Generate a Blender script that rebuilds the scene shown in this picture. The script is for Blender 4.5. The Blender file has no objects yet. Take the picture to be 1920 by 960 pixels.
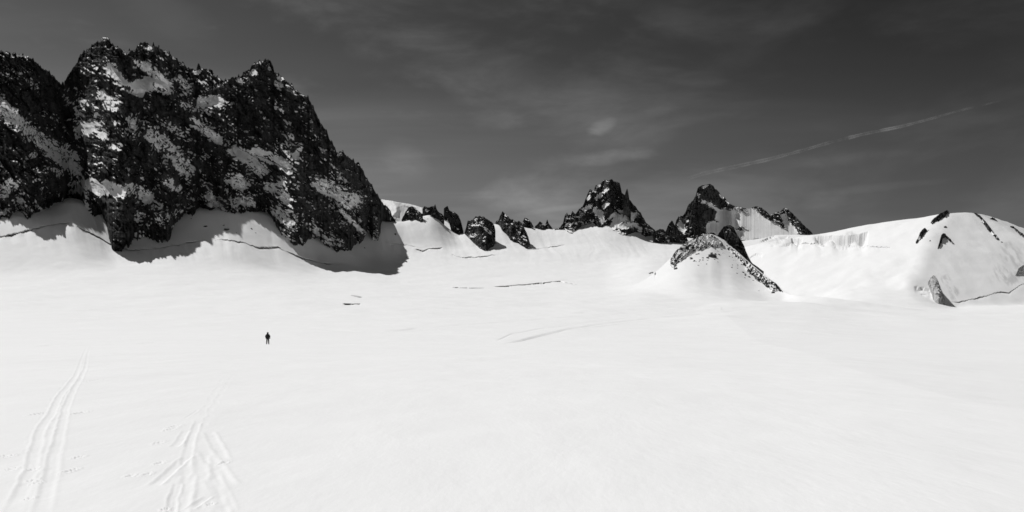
import bpy, bmesh, math, random
import numpy as np
from mathutils import Vector

# ------------------------------------------------------------------ camera, sky, sun, exposure
SC = bpy.context.scene
C = SC.collection
F = 1507.0            # focal length in pixels of a 1920 px wide frame
CX, HY = 960.0, 622.0  # picture column straight ahead, height of the horizon
EYE = 1.7

cam_d = bpy.data.cameras.new('camera')
cam_d.lens = 36.0 * F / 1920.0
cam_d.sensor_width = 36.0
cam_d.shift_y = (HY - 480.0) / 1920.0
cam_d.clip_start = 0.1
cam_d.clip_end = 90000.0
cam = bpy.data.objects.new('camera', cam_d)
cam.location = (0, 0, EYE)
cam.rotation_euler = (math.radians(90), 0, 0)
C.objects.link(cam)
SC.camera = cam

SUN_AZ = 63.0     # degrees to the left of the view direction
SUN_EL = 58.5
az, el = math.radians(SUN_AZ), math.radians(SUN_EL)
SUN = Vector((-math.sin(az) * math.cos(el), math.cos(az) * math.cos(el), math.sin(el)))
sun_d = bpy.data.lights.new('sun', 'SUN')
sun_d.energy = 3.38
sun_d.angle = math.radians(0.53)
sun_d.color = (1.0, 0.995, 0.99)
sun = bpy.data.objects.new('sun', sun_d)
sun.rotation_euler = SUN.to_track_quat('Z', 'Y').to_euler()
C.objects.link(sun)

SC.view_settings.view_transform = 'Standard'
SC.view_settings.look = 'None'
SC.view_settings.exposure = 0.0
SC.view_settings.gamma = 1.0
SC.view_settings.use_curve_mapping = False
SC.cycles.max_bounces = 5
SC.cycles.diffuse_bounces = 2
SC.cycles.transparent_max_bounces = 12
SC.cycles.filter_width = 1.6


class Nodes:
    """small helper to wire a node tree"""
    def __init__(self, tree):
        self.t = tree
        self.t.nodes.clear()

    def n(self, kind, **kw):
        nd = self.t.nodes.new(kind)
        for k, v in kw.items():
            if k == 'ins':
                for i, val in v.items():
                    s = nd.inputs[i]
                    if isinstance(val, bpy.types.NodeSocket):
                        self.t.links.new(val, s)
                    else:
                        s.default_value = val
            else:
                setattr(nd, k, v)
        return nd

    def m(self, op, a, b=None, c=None, clamp=False):
        ins = {0: a}
        if b is not None:
            ins[1] = b
        if c is not None:
            ins[2] = c
        return self.n('ShaderNodeMath', operation=op, use_clamp=clamp, ins=ins).outputs[0]

    def vm(self, op, a, b=None):
        ins = {0: a}
        if b is not None:
            ins[1] = b
        nd = self.n('ShaderNodeVectorMath', operation=op, ins=ins)
        return nd.outputs['Value'] if op in ('DOT_PRODUCT', 'LENGTH') else nd.outputs[0]

    def ss(self, x, lo, hi, a=0.0, b=1.0):
        return self.n('ShaderNodeMapRange', interpolation_type='SMOOTHSTEP', clamp=True,
                      ins={0: x, 1: lo, 2: hi, 3: a, 4: b}).outputs[0]

    def noise(self, vec, scale, detail=4.0, rough=0.5, dist=0.0):
        return self.n('ShaderNodeTexNoise', ins={'Vector': vec, 'Scale': scale, 'Detail': detail,
                                                 'Roughness': rough, 'Distortion': dist}).outputs[0]


world = bpy.data.worlds.new('World')
SC.world = world
world.use_nodes = True


def build_sky():
    N = Nodes(world.node_tree)
    sky = N.n('ShaderNodeTexSky', sky_type='NISHITA', sun_disc=False, sun_elevation=el,
              sun_rotation=-az, altitude=2800.0, air_density=1.0, dust_density=0.55, ozone_density=1.0)
    sep = N.n('ShaderNodeSeparateColor', ins={0: sky.outputs[0]})
    # black-and-white film behind a red filter: mostly the red of the sky
    g = N.m('ADD', N.m('MULTIPLY', sep.outputs[0], SKY_R), N.m('MULTIPLY', sep.outputs[1], SKY_G))
    tc = N.n('ShaderNodeTexCoord').outputs['Generated']
    d = N.vm('NORMALIZE', tc)
    sx = N.n('ShaderNodeSeparateXYZ', ins={0: d})
    x, y, z = sx.outputs
    # thin high cloud sheets on a level plane far above
    zz = N.m('ADD', N.m('MAXIMUM', z, 0.0), 0.10)
    px, py = N.m('DIVIDE', x, zz), N.m('DIVIDE', y, zz)
    pl = N.n('ShaderNodeCombineXYZ', ins={0: px, 1: py, 2: 0.0}).outputs[0]
    mp = N.n('ShaderNodeMapping', ins={'Vector': pl, 'Rotation': (0, 0, math.radians(24)), 'Scale': (0.75, 2.1, 1.0),
                                       'Location': (3.1, 1.7, 0)}).outputs[0]
    big = N.ss(N.noise(mp, 0.38, 3.0, 0.5, 0.4), 0.38, 0.74)
    mp2 = N.n('ShaderNodeMapping', ins={'Vector': pl, 'Rotation': (0, 0, math.radians(18)), 'Scale': (0.55, 2.2, 1.0),
                                        'Location': (7.3, 2.2, 0)}).outputs[0]
    fine = N.ss(N.noise(mp2, 1.25, 6.0, 0.55, 0.5), 0.42, 0.82)
    wisp = N.m('MULTIPLY', N.m('MULTIPLY', big, 0.22), N.m('ADD', 0.25, fine))
    dm = N.n('ShaderNodeMapping', ins={'Vector': d, 'Rotation': (0, math.radians(-14), 0), 'Scale': (2.6, 2.6, 8.0), 'Location': (1.3, 0.2, 4.1)}).outputs[0]
    lump = N.ss(N.noise(dm, 1.6, 8.0, 0.56, 0.25), 0.44, 0.78)
    veil = N.m('ADD', N.m('MULTIPLY', big, 0.05), N.m('MULTIPLY', lump, 0.32))
    # more cloud towards the sun's side of the sky and low down
    side = N.ss(x, -0.62, 0.50, 1.0, 0.16)
    low = N.ss(z, 0.02, 0.40, 1.0, 0.40)
    cl = N.m('MULTIPLY', N.m('MULTIPLY', N.m('ADD', wisp, veil), side), low)
    # a polarising filter: the sky a quarter turn from the sun goes dark
    cs = N.vm('DOT_PRODUCT', d, tuple(SUN))
    c2 = N.m('MULTIPLY', cs, cs)
    pol = N.m('SUBTRACT', 1.0, N.m('MULTIPLY', POL, N.m('DIVIDE', N.m('SUBTRACT', 1.0, c2), N.m('ADD', 1.0, c2))))
    g = N.m('ADD', N.m('MULTIPLY', g, pol), N.m('MULTIPLY', N.ss(z, -0.02, 0.38, 1.5, 0.0), N.ss(x, -0.1, 0.55, 1.0, 0.70)))
    # small bright puffs
    def puff(px_, py_, rx, ry, amp, tilt=0.0):
        v = Vector(((px_ - CX) / F, 1.0, (HY - py_) / F)).normalized()
        r = Vector((0, 0, 1)).cross(-v).normalized()
        u = v.cross(-r).normalized()
        if u.z < 0:
            u = -u
        if r.x < 0:
            r = -r
        c, s = math.cos(tilt), math.sin(tilt)
        r2, u2 = r * c + u * s, u * c - r * s
        nz_ = N.m('MULTIPLY', N.m('SUBTRACT', N.noise(dm, 4.2, 7.0, 0.66, 0.3), 0.5), 3.4)
        a = N.m('DIVIDE', N.vm('DOT_PRODUCT', N.vm('SUBTRACT', d, tuple(v)), tuple(r2)), rx / F)
        b = N.m('DIVIDE', N.vm('DOT_PRODUCT', N.vm('SUBTRACT', d, tuple(v)), tuple(u2)), ry / F)
        q = N.m('ADD', N.m('ADD', N.m('MULTIPLY', a, a), N.m('MULTIPLY', b, b)), nz_)
        front = N.m('GREATER_THAN', N.vm('DOT_PRODUCT', d, tuple(v)), 0.5)
        return N.m('MULTIPLY', N.m('MULTIPLY', N.ss(q, -1.0, 1.6, 1.0, 0.0), amp), front)
    for p in ((1130, 238, 26, 13, 0.13, 0.3), (1140, 295, 70, 13, 0.09, 0.08), (930, 225, 62, 17, 0.045, 0.0),
              (760, 300, 45, 32, 0.04, -0.6), (1540, 380, 36, 20, 0.03, 0.2), (920, 392, 130, 14, 0.05, 0.12),
              (1040, 392, 100, 5, 0.05, 0.14), (1590, 298, 90, 10, 0.03, 0.05), (1640, 352, 110, 7, 0.025, 0.03),
              (300, 20, 90, 40, 0.02, -0.5), (1000, 180, 220, 60, 0.02, -0.3), (1450, 60, 260, 30, 0.014, 0.5)):
        cl = N.m('ADD', cl, puff(*p))
    bg = N.n('ShaderNodeBackground', ins={'Strength': 0.1})
    gg = N.m('ADD', g, N.m('MULTIPLY', cl, CLOUD))
    col = N.n('ShaderNodeCombineColor', ins={0: gg, 1: gg, 2: gg}).outputs[0]
    N.t.links.new(col, bg.inputs[0])
    out = N.n('ShaderNodeOutputWorld')
    N.t.links.new(bg.outputs[0], out.inputs[0])


SKY_R, SKY_G, CLOUD, POL = 0.63, 0.0, 8.5, 0.88
build_sky()


# ------------------------------------------------------------------ numpy helpers
def lerp(a, b, t):
    return a + (b - a) * t


def sstep(x, lo, hi):
    t = np.clip((x - lo) / (hi - lo), 0, 1)
    return t * t * (3 - 2 * t)


def hash2(ix, iy, seed):
    h = (ix.astype(np.int64) * 374761393 + iy.astype(np.int64) * 668265263 + seed * 982451653) & 0xFFFFFFFF
    h = ((h ^ (h >> 13)) * 1274126177) & 0xFFFFFFFF
    h = ((h ^ (h >> 16)) * 2246822519) & 0xFFFFFFFF
    return (h ^ (h >> 15)) & 0xFFFFFFFF


def rnd2(ix, iy, seed):
    return hash2(ix, iy, seed) / 4294967295.0


def perlin2(x, y, seed=0):
    x0, y0 = np.floor(x), np.floor(y)
    fx, fy = x - x0, y - y0
    ix, iy = x0.astype(np.int64), y0.astype(np.int64)
    u = fx * fx * fx * (fx * (fx * 6 - 15) + 10)
    v = fy * fy * fy * (fy * (fy * 6 - 15) + 10)

    def g(dx, dy):
        a = rnd2(ix + dx, iy + dy, seed) * (2 * math.pi)
        return np.cos(a) * (fx - dx) + np.sin(a) * (fy - dy)
    return 1.5 * lerp(lerp(g(0, 0), g(1, 0), u), lerp(g(0, 1), g(1, 1), u), v)


def fbm2(x, y, octs=4, gain=0.5, seed=0):
    s, a, f = 0.0, 1.0, 1.0
    for o in range(octs):
        s = s + a * perlin2(x * f + 13.7 * o, y * f - 7.1 * o, seed + o * 17)
        a *= gain
        f *= 2.03
    return s


def ridged2(x, y, octs=4, gain=0.5, seed=0):
    s, a, f = 0.0, 1.0, 1.0
    for o in range(octs):
        s = s + a * (1 - 2 * np.abs(perlin2(x * f + 5.3 * o, y * f + 3.9 * o, seed + o * 29)))
        a *= gain
        f *= 2.1
    return s


def facet2(x, y, seed=0):
    """broken rock: every cell of a Voronoi pattern is its own tilted plane"""
    x0, y0 = np.floor(x), np.floor(y)
    best = np.full(x.shape, 1e9)
    val = np.zeros(x.shape)
    for dx in (-1, 0, 1):
        for dy in (-1, 0, 1):
            ix, iy = (x0 + dx).astype(np.int64), (y0 + dy).astype(np.int64)
            qx = ix + rnd2(ix, iy, seed)
            qy = iy + rnd2(ix, iy, seed + 1)
            rx, ry = x - qx, y - qy
            d = rx * rx + ry * ry
            t1 = rnd2(ix, iy, seed + 2) * 2 - 1
            t2 = rnd2(ix, iy, seed + 3) * 2 - 1
            h = rnd2(ix, iy, seed + 4) * 2 - 1
            v = 0.55 * h + 0.9 * t1 * rx + 0.9 * t2 * ry
            w = d < best
            best = np.where(w, d, best)
            val = np.where(w, v, val)
    return val


def pchip(xs, ys, x):
    """monotone cubic through xs (n,), ys (n, ...) at x (m,)"""
    xs = np.asarray(xs, float)
    ys = np.asarray(ys, float)
    sh = (-1,) + (1,) * (ys.ndim - 1)
    h = np.diff(xs).reshape(sh)
    d = np.diff(ys, axis=0) / h
    m = np.zeros_like(ys)
    m[0], m[-1] = d[0], d[-1]
    if len(xs) > 2:
        w1 = 2 * h[1:] + h[:-1]
        w2 = h[1:] + 2 * h[:-1]
        ok = d[:-1] * d[1:] > 0
        den = w1 / np.where(ok, d[:-1], 1) + w2 / np.where(ok, d[1:], 1)
        m[1:-1] = np.where(ok, (w1 + w2) / np.where(ok, den, 1), 0)
    x = np.clip(x, xs[0], xs[-1])
    i = np.clip(np.searchsorted(xs, x, side='right') - 1, 0, len(xs) - 2)
    hh = np.diff(xs)[i].reshape(sh)
    t = ((x - xs[i])).reshape(sh) / hh
    t2, t3 = t * t, t * t * t
    return ((2 * t3 - 3 * t2 + 1) * ys[i] + (t3 - 2 * t2 + t) * hh * m[i]
            + (-2 * t3 + 3 * t2) * ys[i + 1] + (t3 - t2) * hh * m[i + 1])


def blur(a, r):
    """box blur twice along both axes"""
    for _ in range(2):
        for ax in (0, 1):
            p = np.concatenate([np.repeat(a.take([0], ax), r, ax), a, np.repeat(a.take([-1], ax), r, ax)], ax)
            c = np.cumsum(p, axis=ax)
            z = np.zeros_like(c.take([0], ax))
            c = np.concatenate([z, c], ax)
            n = a.shape[ax]
            a = (c.take(np.arange(2 * r + 1, 2 * r + 1 + n), ax) - c.take(np.arange(0, n), ax)) / (2 * r + 1)
    return a


def seg_dist(x, y, pts):
    """distance to a polyline, and the fraction along it"""
    best = np.full(x.shape, 1e9)
    along = np.zeros(x.shape)
    side = np.zeros(x.shape)
    n = max(1, len(pts) - 1)
    if len(pts) == 1:
        return np.hypot(x - pts[0][0], y - pts[0][1]), along, side
    for k in range(n):
        (ax, ay), (bx, by) = pts[k][:2], pts[k + 1][:2]
        vx, vy = bx - ax, by - ay
        L = vx * vx + vy * vy + 1e-9
        t = np.clip(((x - ax) * vx + (y - ay) * vy) / L, 0, 1)
        dx, dy = x - ax - t * vx, y - ay - t * vy
        d = np.hypot(dx, dy)
        w = d < best
        best = np.where(w, d, best)
        along = np.where(w, (k + t) / n, along)
        side = np.where(w, np.sign(vx * dy - vy * dx), side)
    return best, along, side


def in_box(x, y, pts, r):
    xs = [p[0] for p in pts]
    ys = [p[1] for p in pts]
    return (x > min(xs) - r) & (x < max(xs) + r) & (y > min(ys) - r) & (y < max(ys) + r)


def grid_mesh(name, P, attrs=None, faces_mask=None, normals=None, mat=None, smooth=True):
    nr, nc, _ = P.shape
    me = bpy.data.meshes.new(name)
    idx = np.arange(nr * nc).reshape(nr, nc)
    q = np.stack([idx[:-1, :-1], idx[:-1, 1:], idx[1:, 1:], idx[1:, :-1]], -1).reshape(-1, 4)
    verts = P.reshape(-1, 3)
    if faces_mask is not None:
        q = q[faces_mask.reshape(-1)]
        used, inv = np.unique(q, return_inverse=True)
        q = inv.reshape(-1, 4)
        verts = verts[used]
        attrs = {k: v.reshape(-1)[used] for k, v in (attrs or {}).items()}
        if normals is not None:
            normals = normals.reshape(-1, 3)[used]
    me.vertices.add(len(verts))
    me.vertices.foreach_set('co', verts.astype(np.float32).reshape(-1))
    me.loops.add(q.size)
    me.loops.foreach_set('vertex_index', q.astype(np.int32).reshape(-1))
    me.polygons.add(len(q))
    me.polygons.foreach_set('loop_start', (np.arange(len(q)) * 4).astype(np.int32))
    me.polygons.foreach_set('use_smooth', np.full(len(q), smooth))
    me.update(calc_edges=True)
    me.validate()
    for k, v in (attrs or {}).items():
        at = me.attributes.new(k, 'FLOAT', 'POINT')
        at.data.foreach_set('value', v.astype(np.float32).reshape(-1))
    if mat:
        me.materials.append(mat)
    if normals is not None:
        me.normals_split_custom_set_from_vertices(normals.reshape(-1, 3).tolist())
    return me


def grid_normals(P):
    du = np.gradient(P, axis=1)
    dv = np.gradient(P, axis=0)
    n = np.cross(du, dv)
    n /= np.linalg.norm(n, axis=-1, keepdims=True) + 1e-12
    return n


def tag(o, label=None, cat=None, group=None, kind=None):
    if label:
        o['label'] = label
    if cat:
        o['category'] = cat
    if group:
        o['group'] = group
    if kind:
        o['kind'] = kind
    return o


def link(name, me, parent=None):
    o = bpy.data.objects.new(name, me)
    C.objects.link(o)
    if parent:
        o.parent = parent
    return o


# ------------------------------------------------------------------ materials
def snow_material():
    m = bpy.data.materials.new('snow')
    m.use_nodes = True
    N = Nodes(m.node_tree)
    pos = N.n('ShaderNodeNewGeometry').outputs['Position']
    st = N.n('ShaderNodeMapping', ins={'Vector': pos, 'Rotation': (0, 0, 0.5), 'Scale': (1.0, 0.35, 1.0)}).outputs[0]
    fine = N.noise(st, 7.0, 5.0, 0.62)
    mid = N.noise(st, 0.55, 5.0, 0.55, 0.3)
    big = N.noise(pos, 0.035, 5.0, 0.55)
    # wind-packed and fresh snow differ a little in whiteness
    tone = N.m('ADD', N.m('MULTIPLY', N.m('SUBTRACT', big, 0.5), 0.05), N.m('MULTIPLY', N.m('SUBTRACT', mid, 0.5), 0.03))
    grain = N.m('MULTIPLY', N.m('SUBTRACT', N.noise(pos, 60.0, 2.0, 0.6), 0.5), 0.03)
    ice = N.n('ShaderNodeAttribute', attribute_name='ice').outputs['Fac']  # grey of bare ice, plus the shade painted in the saddle hollows
    v = N.m('ADD', N.m('ADD', 0.875, tone), grain)
    v = N.m('MULTIPLY', v, N.m('SUBTRACT', 1.0, N.m('MULTIPLY', ice, 0.5)), clamp=True)
    col = N.n('ShaderNodeCombineColor', ins={0: v, 1: v, 2: v}).outputs[0]
    hgt = N.m('ADD', N.m('ADD', N.m('MULTIPLY', fine, 0.012), N.m('MULTIPLY', mid, 0.10)), N.m('MULTIPLY', big, 1.4))
    bmp = N.n('ShaderNodeBump', ins={'Height': hgt, 'Strength': 0.6, 'Distance': 1.0}).outputs[0]
    b = N.n('ShaderNodeBsdfPrincipled', ins={'Base Color': col, 'Roughness': 0.75, 'Specular IOR Level': 0.12, 'Normal': bmp})
    out = N.n('ShaderNodeOutputMaterial')
    N.t.links.new(b.outputs[0], out.inputs[0])
    return m


def rock_material(name='snowy_rock', sc=1.0, dark=0.010, light=0.075, edge=0.13):
    m = bpy.data.materials.new(name)
    m.use_nodes = True
    N = Nodes(m.node_tree)
    pos = N.n('ShaderNodeNewGeometry').outputs['Position']
    sn = N.n('ShaderNodeAttribute', attribute_name='snow').outputs['Fac']
    n1 = N.noise(pos, 0.42 * sc, 6.0, 0.68)
    n2 = N.noise(pos, 0.05 * sc, 4.0, 0.55)
    st = N.n('ShaderNodeMapping', ins={'Vector': pos, 'Scale': (1.0, 1.0, 0.22)}).outputs[0]
    n3 = N.noise(st, 0.22 * sc, 5.0, 0.6)
    t = N.m('ADD', N.m('MULTIPLY', n3, 0.55), N.m('ADD', N.m('MULTIPLY', N.m('SUBTRACT', n2, 0.22), 0.62), N.m('MULTIPLY', n1, 0.25)))
    rv = N.ss(t, 0.38, 0.78, dark, light)
    vv = N.m('ADD', 0.85, N.m('MULTIPLY', N.m('SUBTRACT', n2, 0.5), 0.10))
    s2 = N.m('ADD', sn, N.m('MULTIPLY', N.m('SUBTRACT', n1, 0.5), 0.9))
    fac = N.ss(s2, -edge, edge)
    v = N.m('ADD', N.m('MULTIPLY', rv, N.m('SUBTRACT', 1.0, fac)), N.m('MULTIPLY', vv, fac))
    col = N.n('ShaderNodeCombineColor', ins={0: v, 1: v, 2: v}).outputs[0]
    hgt = N.m('ADD', N.m('MULTIPLY', n1, 1.6 / sc), N.m('MULTIPLY', N.m('MULTIPLY', n3, N.m('SUBTRACT', 1.0, fac)), 1.0 / sc))
    st2 = N.m('SUBTRACT', 0.9, N.m('MULTIPLY', fac, 0.75))
    bmp = N.n('ShaderNodeBump', ins={'Height': hgt, 'Strength': st2, 'Distance': 1.0}).outputs[0]
    b = N.n('ShaderNodeBsdfPrincipled', ins={'Base Color': col, 'Roughness': 0.85, 'Specular IOR Level': 0.15, 'Normal': bmp})
    out = N.n('ShaderNodeOutputMaterial')
    N.t.links.new(b.outputs[0], out.inputs[0])
    return m


SNOW = snow_material()
ROCK = rock_material()


# ------------------------------------------------------------------ the snowfield: one sheet
# per picture column: (distance, picture height) of the snow surface; converted to metres
FAR = [(7.0, None), (60.0, None)]
TABLE = {
    -700: [(118, 645.5), (300, 600), (600, 552), (700, 515), (780, 452), (840, 408), (940, 398), (1200, 420), (3200, 520)],
    -150: [(118, 645.5), (300, 603), (600, 552), (730, 516), (810, 452), (860, 406), (960, 396), (1200, 420), (3200, 520)],
    0: [(118, 645.5), (300, 604), (600, 552), (760, 516), (850, 446), (900, 400), (1000, 392), (1200, 420), (3200, 520)],
    130: [(118, 645.5), (300, 604), (620, 552), (800, 511), (880, 449), (935, 407), (990, 378), (1090, 376), (3200, 520)],
    220: [(118, 645.5), (300, 604), (640, 551), (860, 500), (935, 464), (995, 410), (1100, 396), (3200, 520)],
    330: [(118, 645.5), (300, 604), (640, 551), (890, 499), (965, 459), (1005, 432), (1060, 395), (1160, 388), (3200, 520)],
    420: [(118, 645.5), (300, 604), (650, 551), (910, 503), (990, 449), (1065, 394), (1170, 386), (3200, 520)],
    520: [(118, 645.5), (300, 604), (660, 551), (950, 510), (1040, 465), (1110, 412), (1210, 400), (3200, 520)],
    600: [(118, 645.5), (300, 604), (680, 551), (1000, 516), (1100, 489), (1190, 440), (1310, 424), (3200, 520)],
    700: [(118, 645.5), (300, 604), (700, 551), (1050, 519), (1200, 492), (1320, 445), (1420, 414), (1530, 430), (3200, 520)],
    760: [(118, 645.5), (300, 604), (700, 552), (1050, 523), (1250, 491), (1350, 462), (1450, 415), (1540, 426), (3200, 520)],
    805: [(118, 645.5), (300, 604), (700, 553), (1050, 523), (1260, 490), (1360, 464), (1470, 404), (1560, 420), (3200, 520)],
    860: [(118, 645.5), (300, 604), (700, 554), (1050, 523), (1280, 490), (1380, 468), (1490, 438), (1580, 452), (3200, 520)],
    930: [(118, 645.5), (300, 604), (700, 555), (1050, 524), (1290, 490), (1390, 466), (1520, 421), (1600, 436), (3200, 520)],
    1030: [(118, 645.5), (300, 604), (700, 556), (1050, 524), (1300, 491), (1420, 463), (1550, 430), (1640, 446), (3200, 520)],
    1130: [(118, 645.5), (300, 604), (700, 556), (1000, 530), (1300, 493), (1450, 456), (1560, 424), (1640, 404), (1760, 420), (3200, 520)],
    1220: [(118, 645), (300, 604), (650, 557), (900, 531), (1150, 501), (1400, 476), (1560, 452), (1640, 441), (1760, 455), (3200, 520)],
    1280: [(118, 645), (300, 603), (650, 557), (850, 533), (1300, 492), (1600, 456), (1760, 444), (1900, 455), (3200, 520)],
    1380: [(118, 645), (300, 600), (500, 572), (650, 561), (800, 558), (1100, 535), (1500, 490), (1750, 452), (1900, 440), (2050, 450), (3200, 520)],
    1500: [(118, 645), (250, 607), (400, 586), (520, 572), (600, 567), (800, 584), (1000, 560), (1300, 510), (1700, 456), (1850, 441), (1980, 452), (3200, 520)],
    1600: [(118, 645), (250, 610), (400, 591), (520, 580), (620, 580), (850, 560), (1200, 502), (1500, 457), (1650, 433), (1760, 440), (3200, 520)],
    1700: [(118, 645), (250, 612), (400, 593), (560, 585), (700, 577), (900, 548), (1150, 482), (1350, 432), (1480, 412), (1590, 424), (3200, 520)],
    1800: [(118, 645), (250, 614), (400, 597), (600, 588), (750, 581), (900, 575), (1100, 560), (1400, 540), (3200, 560)],
    2000: [(118, 645), (250, 614), (400, 598), (600, 588), (800, 576), (1000, 565), (1400, 548), (3200, 560)],
    2600: [(118, 645), (250, 614), (400, 598), (600, 588), (800, 576), (1000, 565), (1400, 548), (3200, 560)],
}
COLS = np.concatenate([np.arange(-690, -140, 12.0), np.arange(-130, 2050, 1.5), np.arange(2060, 2600, 12.0)])
ROWS = np.concatenate([np.geomspace(0.4, 5.0, 12)[:-1], np.geomspace(5.0, 120, 430)[:-1], np.geomspace(120, 500, 230)[:-1],
                       np.linspace(500, 1700, 760)[:-1], np.linspace(1700, 2300, 60)[:-1], np.geomspace(2300, 3200, 16)])


def table_z():
    xs = sorted(TABLE)
    zs = []
    for x in xs:
        pts = TABLE[x]
        Y = np.array([0.3, 20, 60] + [p[0] for p in pts])
        z = np.array([0.0, 0.0, -0.02] + [EYE + (HY - p[1]) / F * p[0] for p in pts])
        zs.append(pchip(Y, z, ROWS))
    return pchip(np.array(xs), np.array(zs), COLS).T        # rows x cols


def smax(a, b, k):
    h = np.clip(0.5 + 0.5 * (a - b) / k, 0, 1)
    return lerp(b, a, h) + k * h * (1 - h)


def smin(a, b, k):
    return -smax(-a, -b, k)


AA = (COLS - CX) / F
A2, Y2 = np.meshgrid(AA, ROWS)
X2 = A2 * Y2
PX2 = np.broadcast_to(COLS, X2.shape)
z_main = table_z()

# knoll with the scattered rocks: crest line, falling behind
KX = [1130, 1180, 1230, 1262, 1300, 1330, 1350, 1375, 1400, 1432, 1455, 1470, 1500, 1560, 1640, 1700, 1760]
KY = [590, 556, 511, 480, 452, 440, 446, 466, 488, 514, 532, 547, 557, 568, 582, 602, 640]
KD = [800, 805, 815, 828, 845, 856, 856, 845, 830, 800, 770, 745, 710, 680, 660, 650, 640]
ky, kd = pchip(KX, KY, COLS), pchip(KX, KD, COLS)
kz = EYE + (HY - ky) / F * kd
front = np.maximum(kd[None, :] - Y2, 0)
backd = np.maximum(Y2 - kd[None, :], 0)
kzb = np.convolve(np.pad(kz, 100, mode='edge'), np.hanning(203)[1:-1] / np.hanning(203).sum(), 'valid')
kzz = lerp(kz[None, :], kzb[None, :], sstep(front, 0, 130))
z_kn = kzz - 0.55 * 200 * (1 - np.exp(-front / 200)) - 0.15 * np.maximum(front - 260, 0) - 0.62 * (np.sqrt(backd ** 2 + 36) - 6)
z_kn = np.where((PX2 < 1130) | (PX2 > 1760), -50, z_kn)

# dome with the arete: planes met in a soft minimum
_wx = 9 * fbm2(X2 / 70, Y2 / 70, 3, 0.5, 93) * sstep(1090 - Y2, 20, 120)
zf = 161 - 0.10 * (X2 + _wx - 580) + 0.76 * (Y2 - 1080)
zl = 161 + 0.43 * (X2 + _wx - 580) + 0.335 * (Y2 - 1080)
zr = 164.3 - 0.46 * (X2 - 617) + 0.50 * (Y2 - 1080)
zb = 163.5 - 0.10 * (Y2 - 1080) + 0.03 * (X2 - 600)
z_dome = smin(smin(smin(zf, zl, 7), zr, 5), zb, 1.5)
z_dome = z_dome + 1.2 * fbm2(X2 / 60, Y2 / 60, 3, 0.5, 91)

z_snow = smax(z_main, z_kn, 22.0)
dome_dom = z_dome - z_snow
z_snow = smax(z_snow, z_dome, 5.0)


def px_y(z):
    return HY - (z - EYE) / Y2 * F


# gentle rolls of the snow surface, growing with distance
roll = fbm2(X2 / 90, Y2 / 70, 4, 0.5, 3) * 1.2 * sstep(Y2, 130, 520) + fbm2(X2 / 22, Y2 / 30, 3, 0.5, 5) * 0.18 * sstep(Y2, 100, 350)
roll += fbm2(X2 / 9, Y2 / 14, 3, 0.5, 7) * 0.05 * sstep(Y2, 8, 40)
# fluted avalanche slopes below the rocks
flute = fbm2((PX2 - 0.35 * px_y(z_snow) + 14 * perlin2(PX2 / 60, Y2 / 120, 17)) / 19.0, px_y(z_snow) / 90.0, 3, 0.5, 11) * 0.6 * sstep(Y2, 800, 950) * sstep(HY - px_y(z_snow), 112, 160)
z_snow = z_snow + roll + flute * (PX2 < 1250)
_fold = [(10.2, 8.0), (10.7, 16.7), (10.9, 20.8), (13.9, 32.8), (24.0, 67.0), (60.0, 210.0), (110.0, 420.0)]
_d, _a, _s = seg_dist(X2, Y2, _fold)
_r = np.where(_s < 0, _d, 0)
z_snow -= 1.3 * (1 - np.exp(-np.maximum(_r - 0.5, 0) / 26.0)) * sstep(Y2, 5, 14) * (1 - sstep(Y2, 330, 480)) * (Y2 < 500)
SHEET = z_snow.copy()
SHEET_PY = px_y(SHEET)
CUMMIN = np.minimum.accumulate(SHEET_PY, axis=0)


def depth_at(x, y):
    """distance of the snow surface seen at picture point (x, y)"""
    j = int(np.clip(np.searchsorted(COLS, x), 0, len(COLS) - 1))
    col = CUMMIN[:, j]
    lo = int(np.searchsorted(ROWS, 200))
    i = lo + int(np.searchsorted(-col[lo:], -y))
    return float(ROWS[min(i, len(ROWS) - 1)])


def crest_at(x):
    j = int(np.clip(np.searchsorted(COLS, x), 0, len(COLS) - 1))
    i = int(np.argmin(SHEET_PY[:, j]))
    return float(ROWS[i]), float(SHEET_PY[i, j])


def ground_z(X, Y):
    a = X / Y * F + CX
    j = int(np.clip(np.searchsorted(COLS, a), 1, len(COLS) - 1))
    i = int(np.clip(np.searchsorted(ROWS, Y), 1, len(ROWS) - 1))
    t = (Y - ROWS[i - 1]) / (ROWS[i] - ROWS[i - 1])
    return float(lerp(SHEET[i - 1, j], SHEET[i, j], t))


ice = np.zeros_like(z_snow)  # greying of the snow: bare ice and painted shade
YM = Y2.copy()


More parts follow.
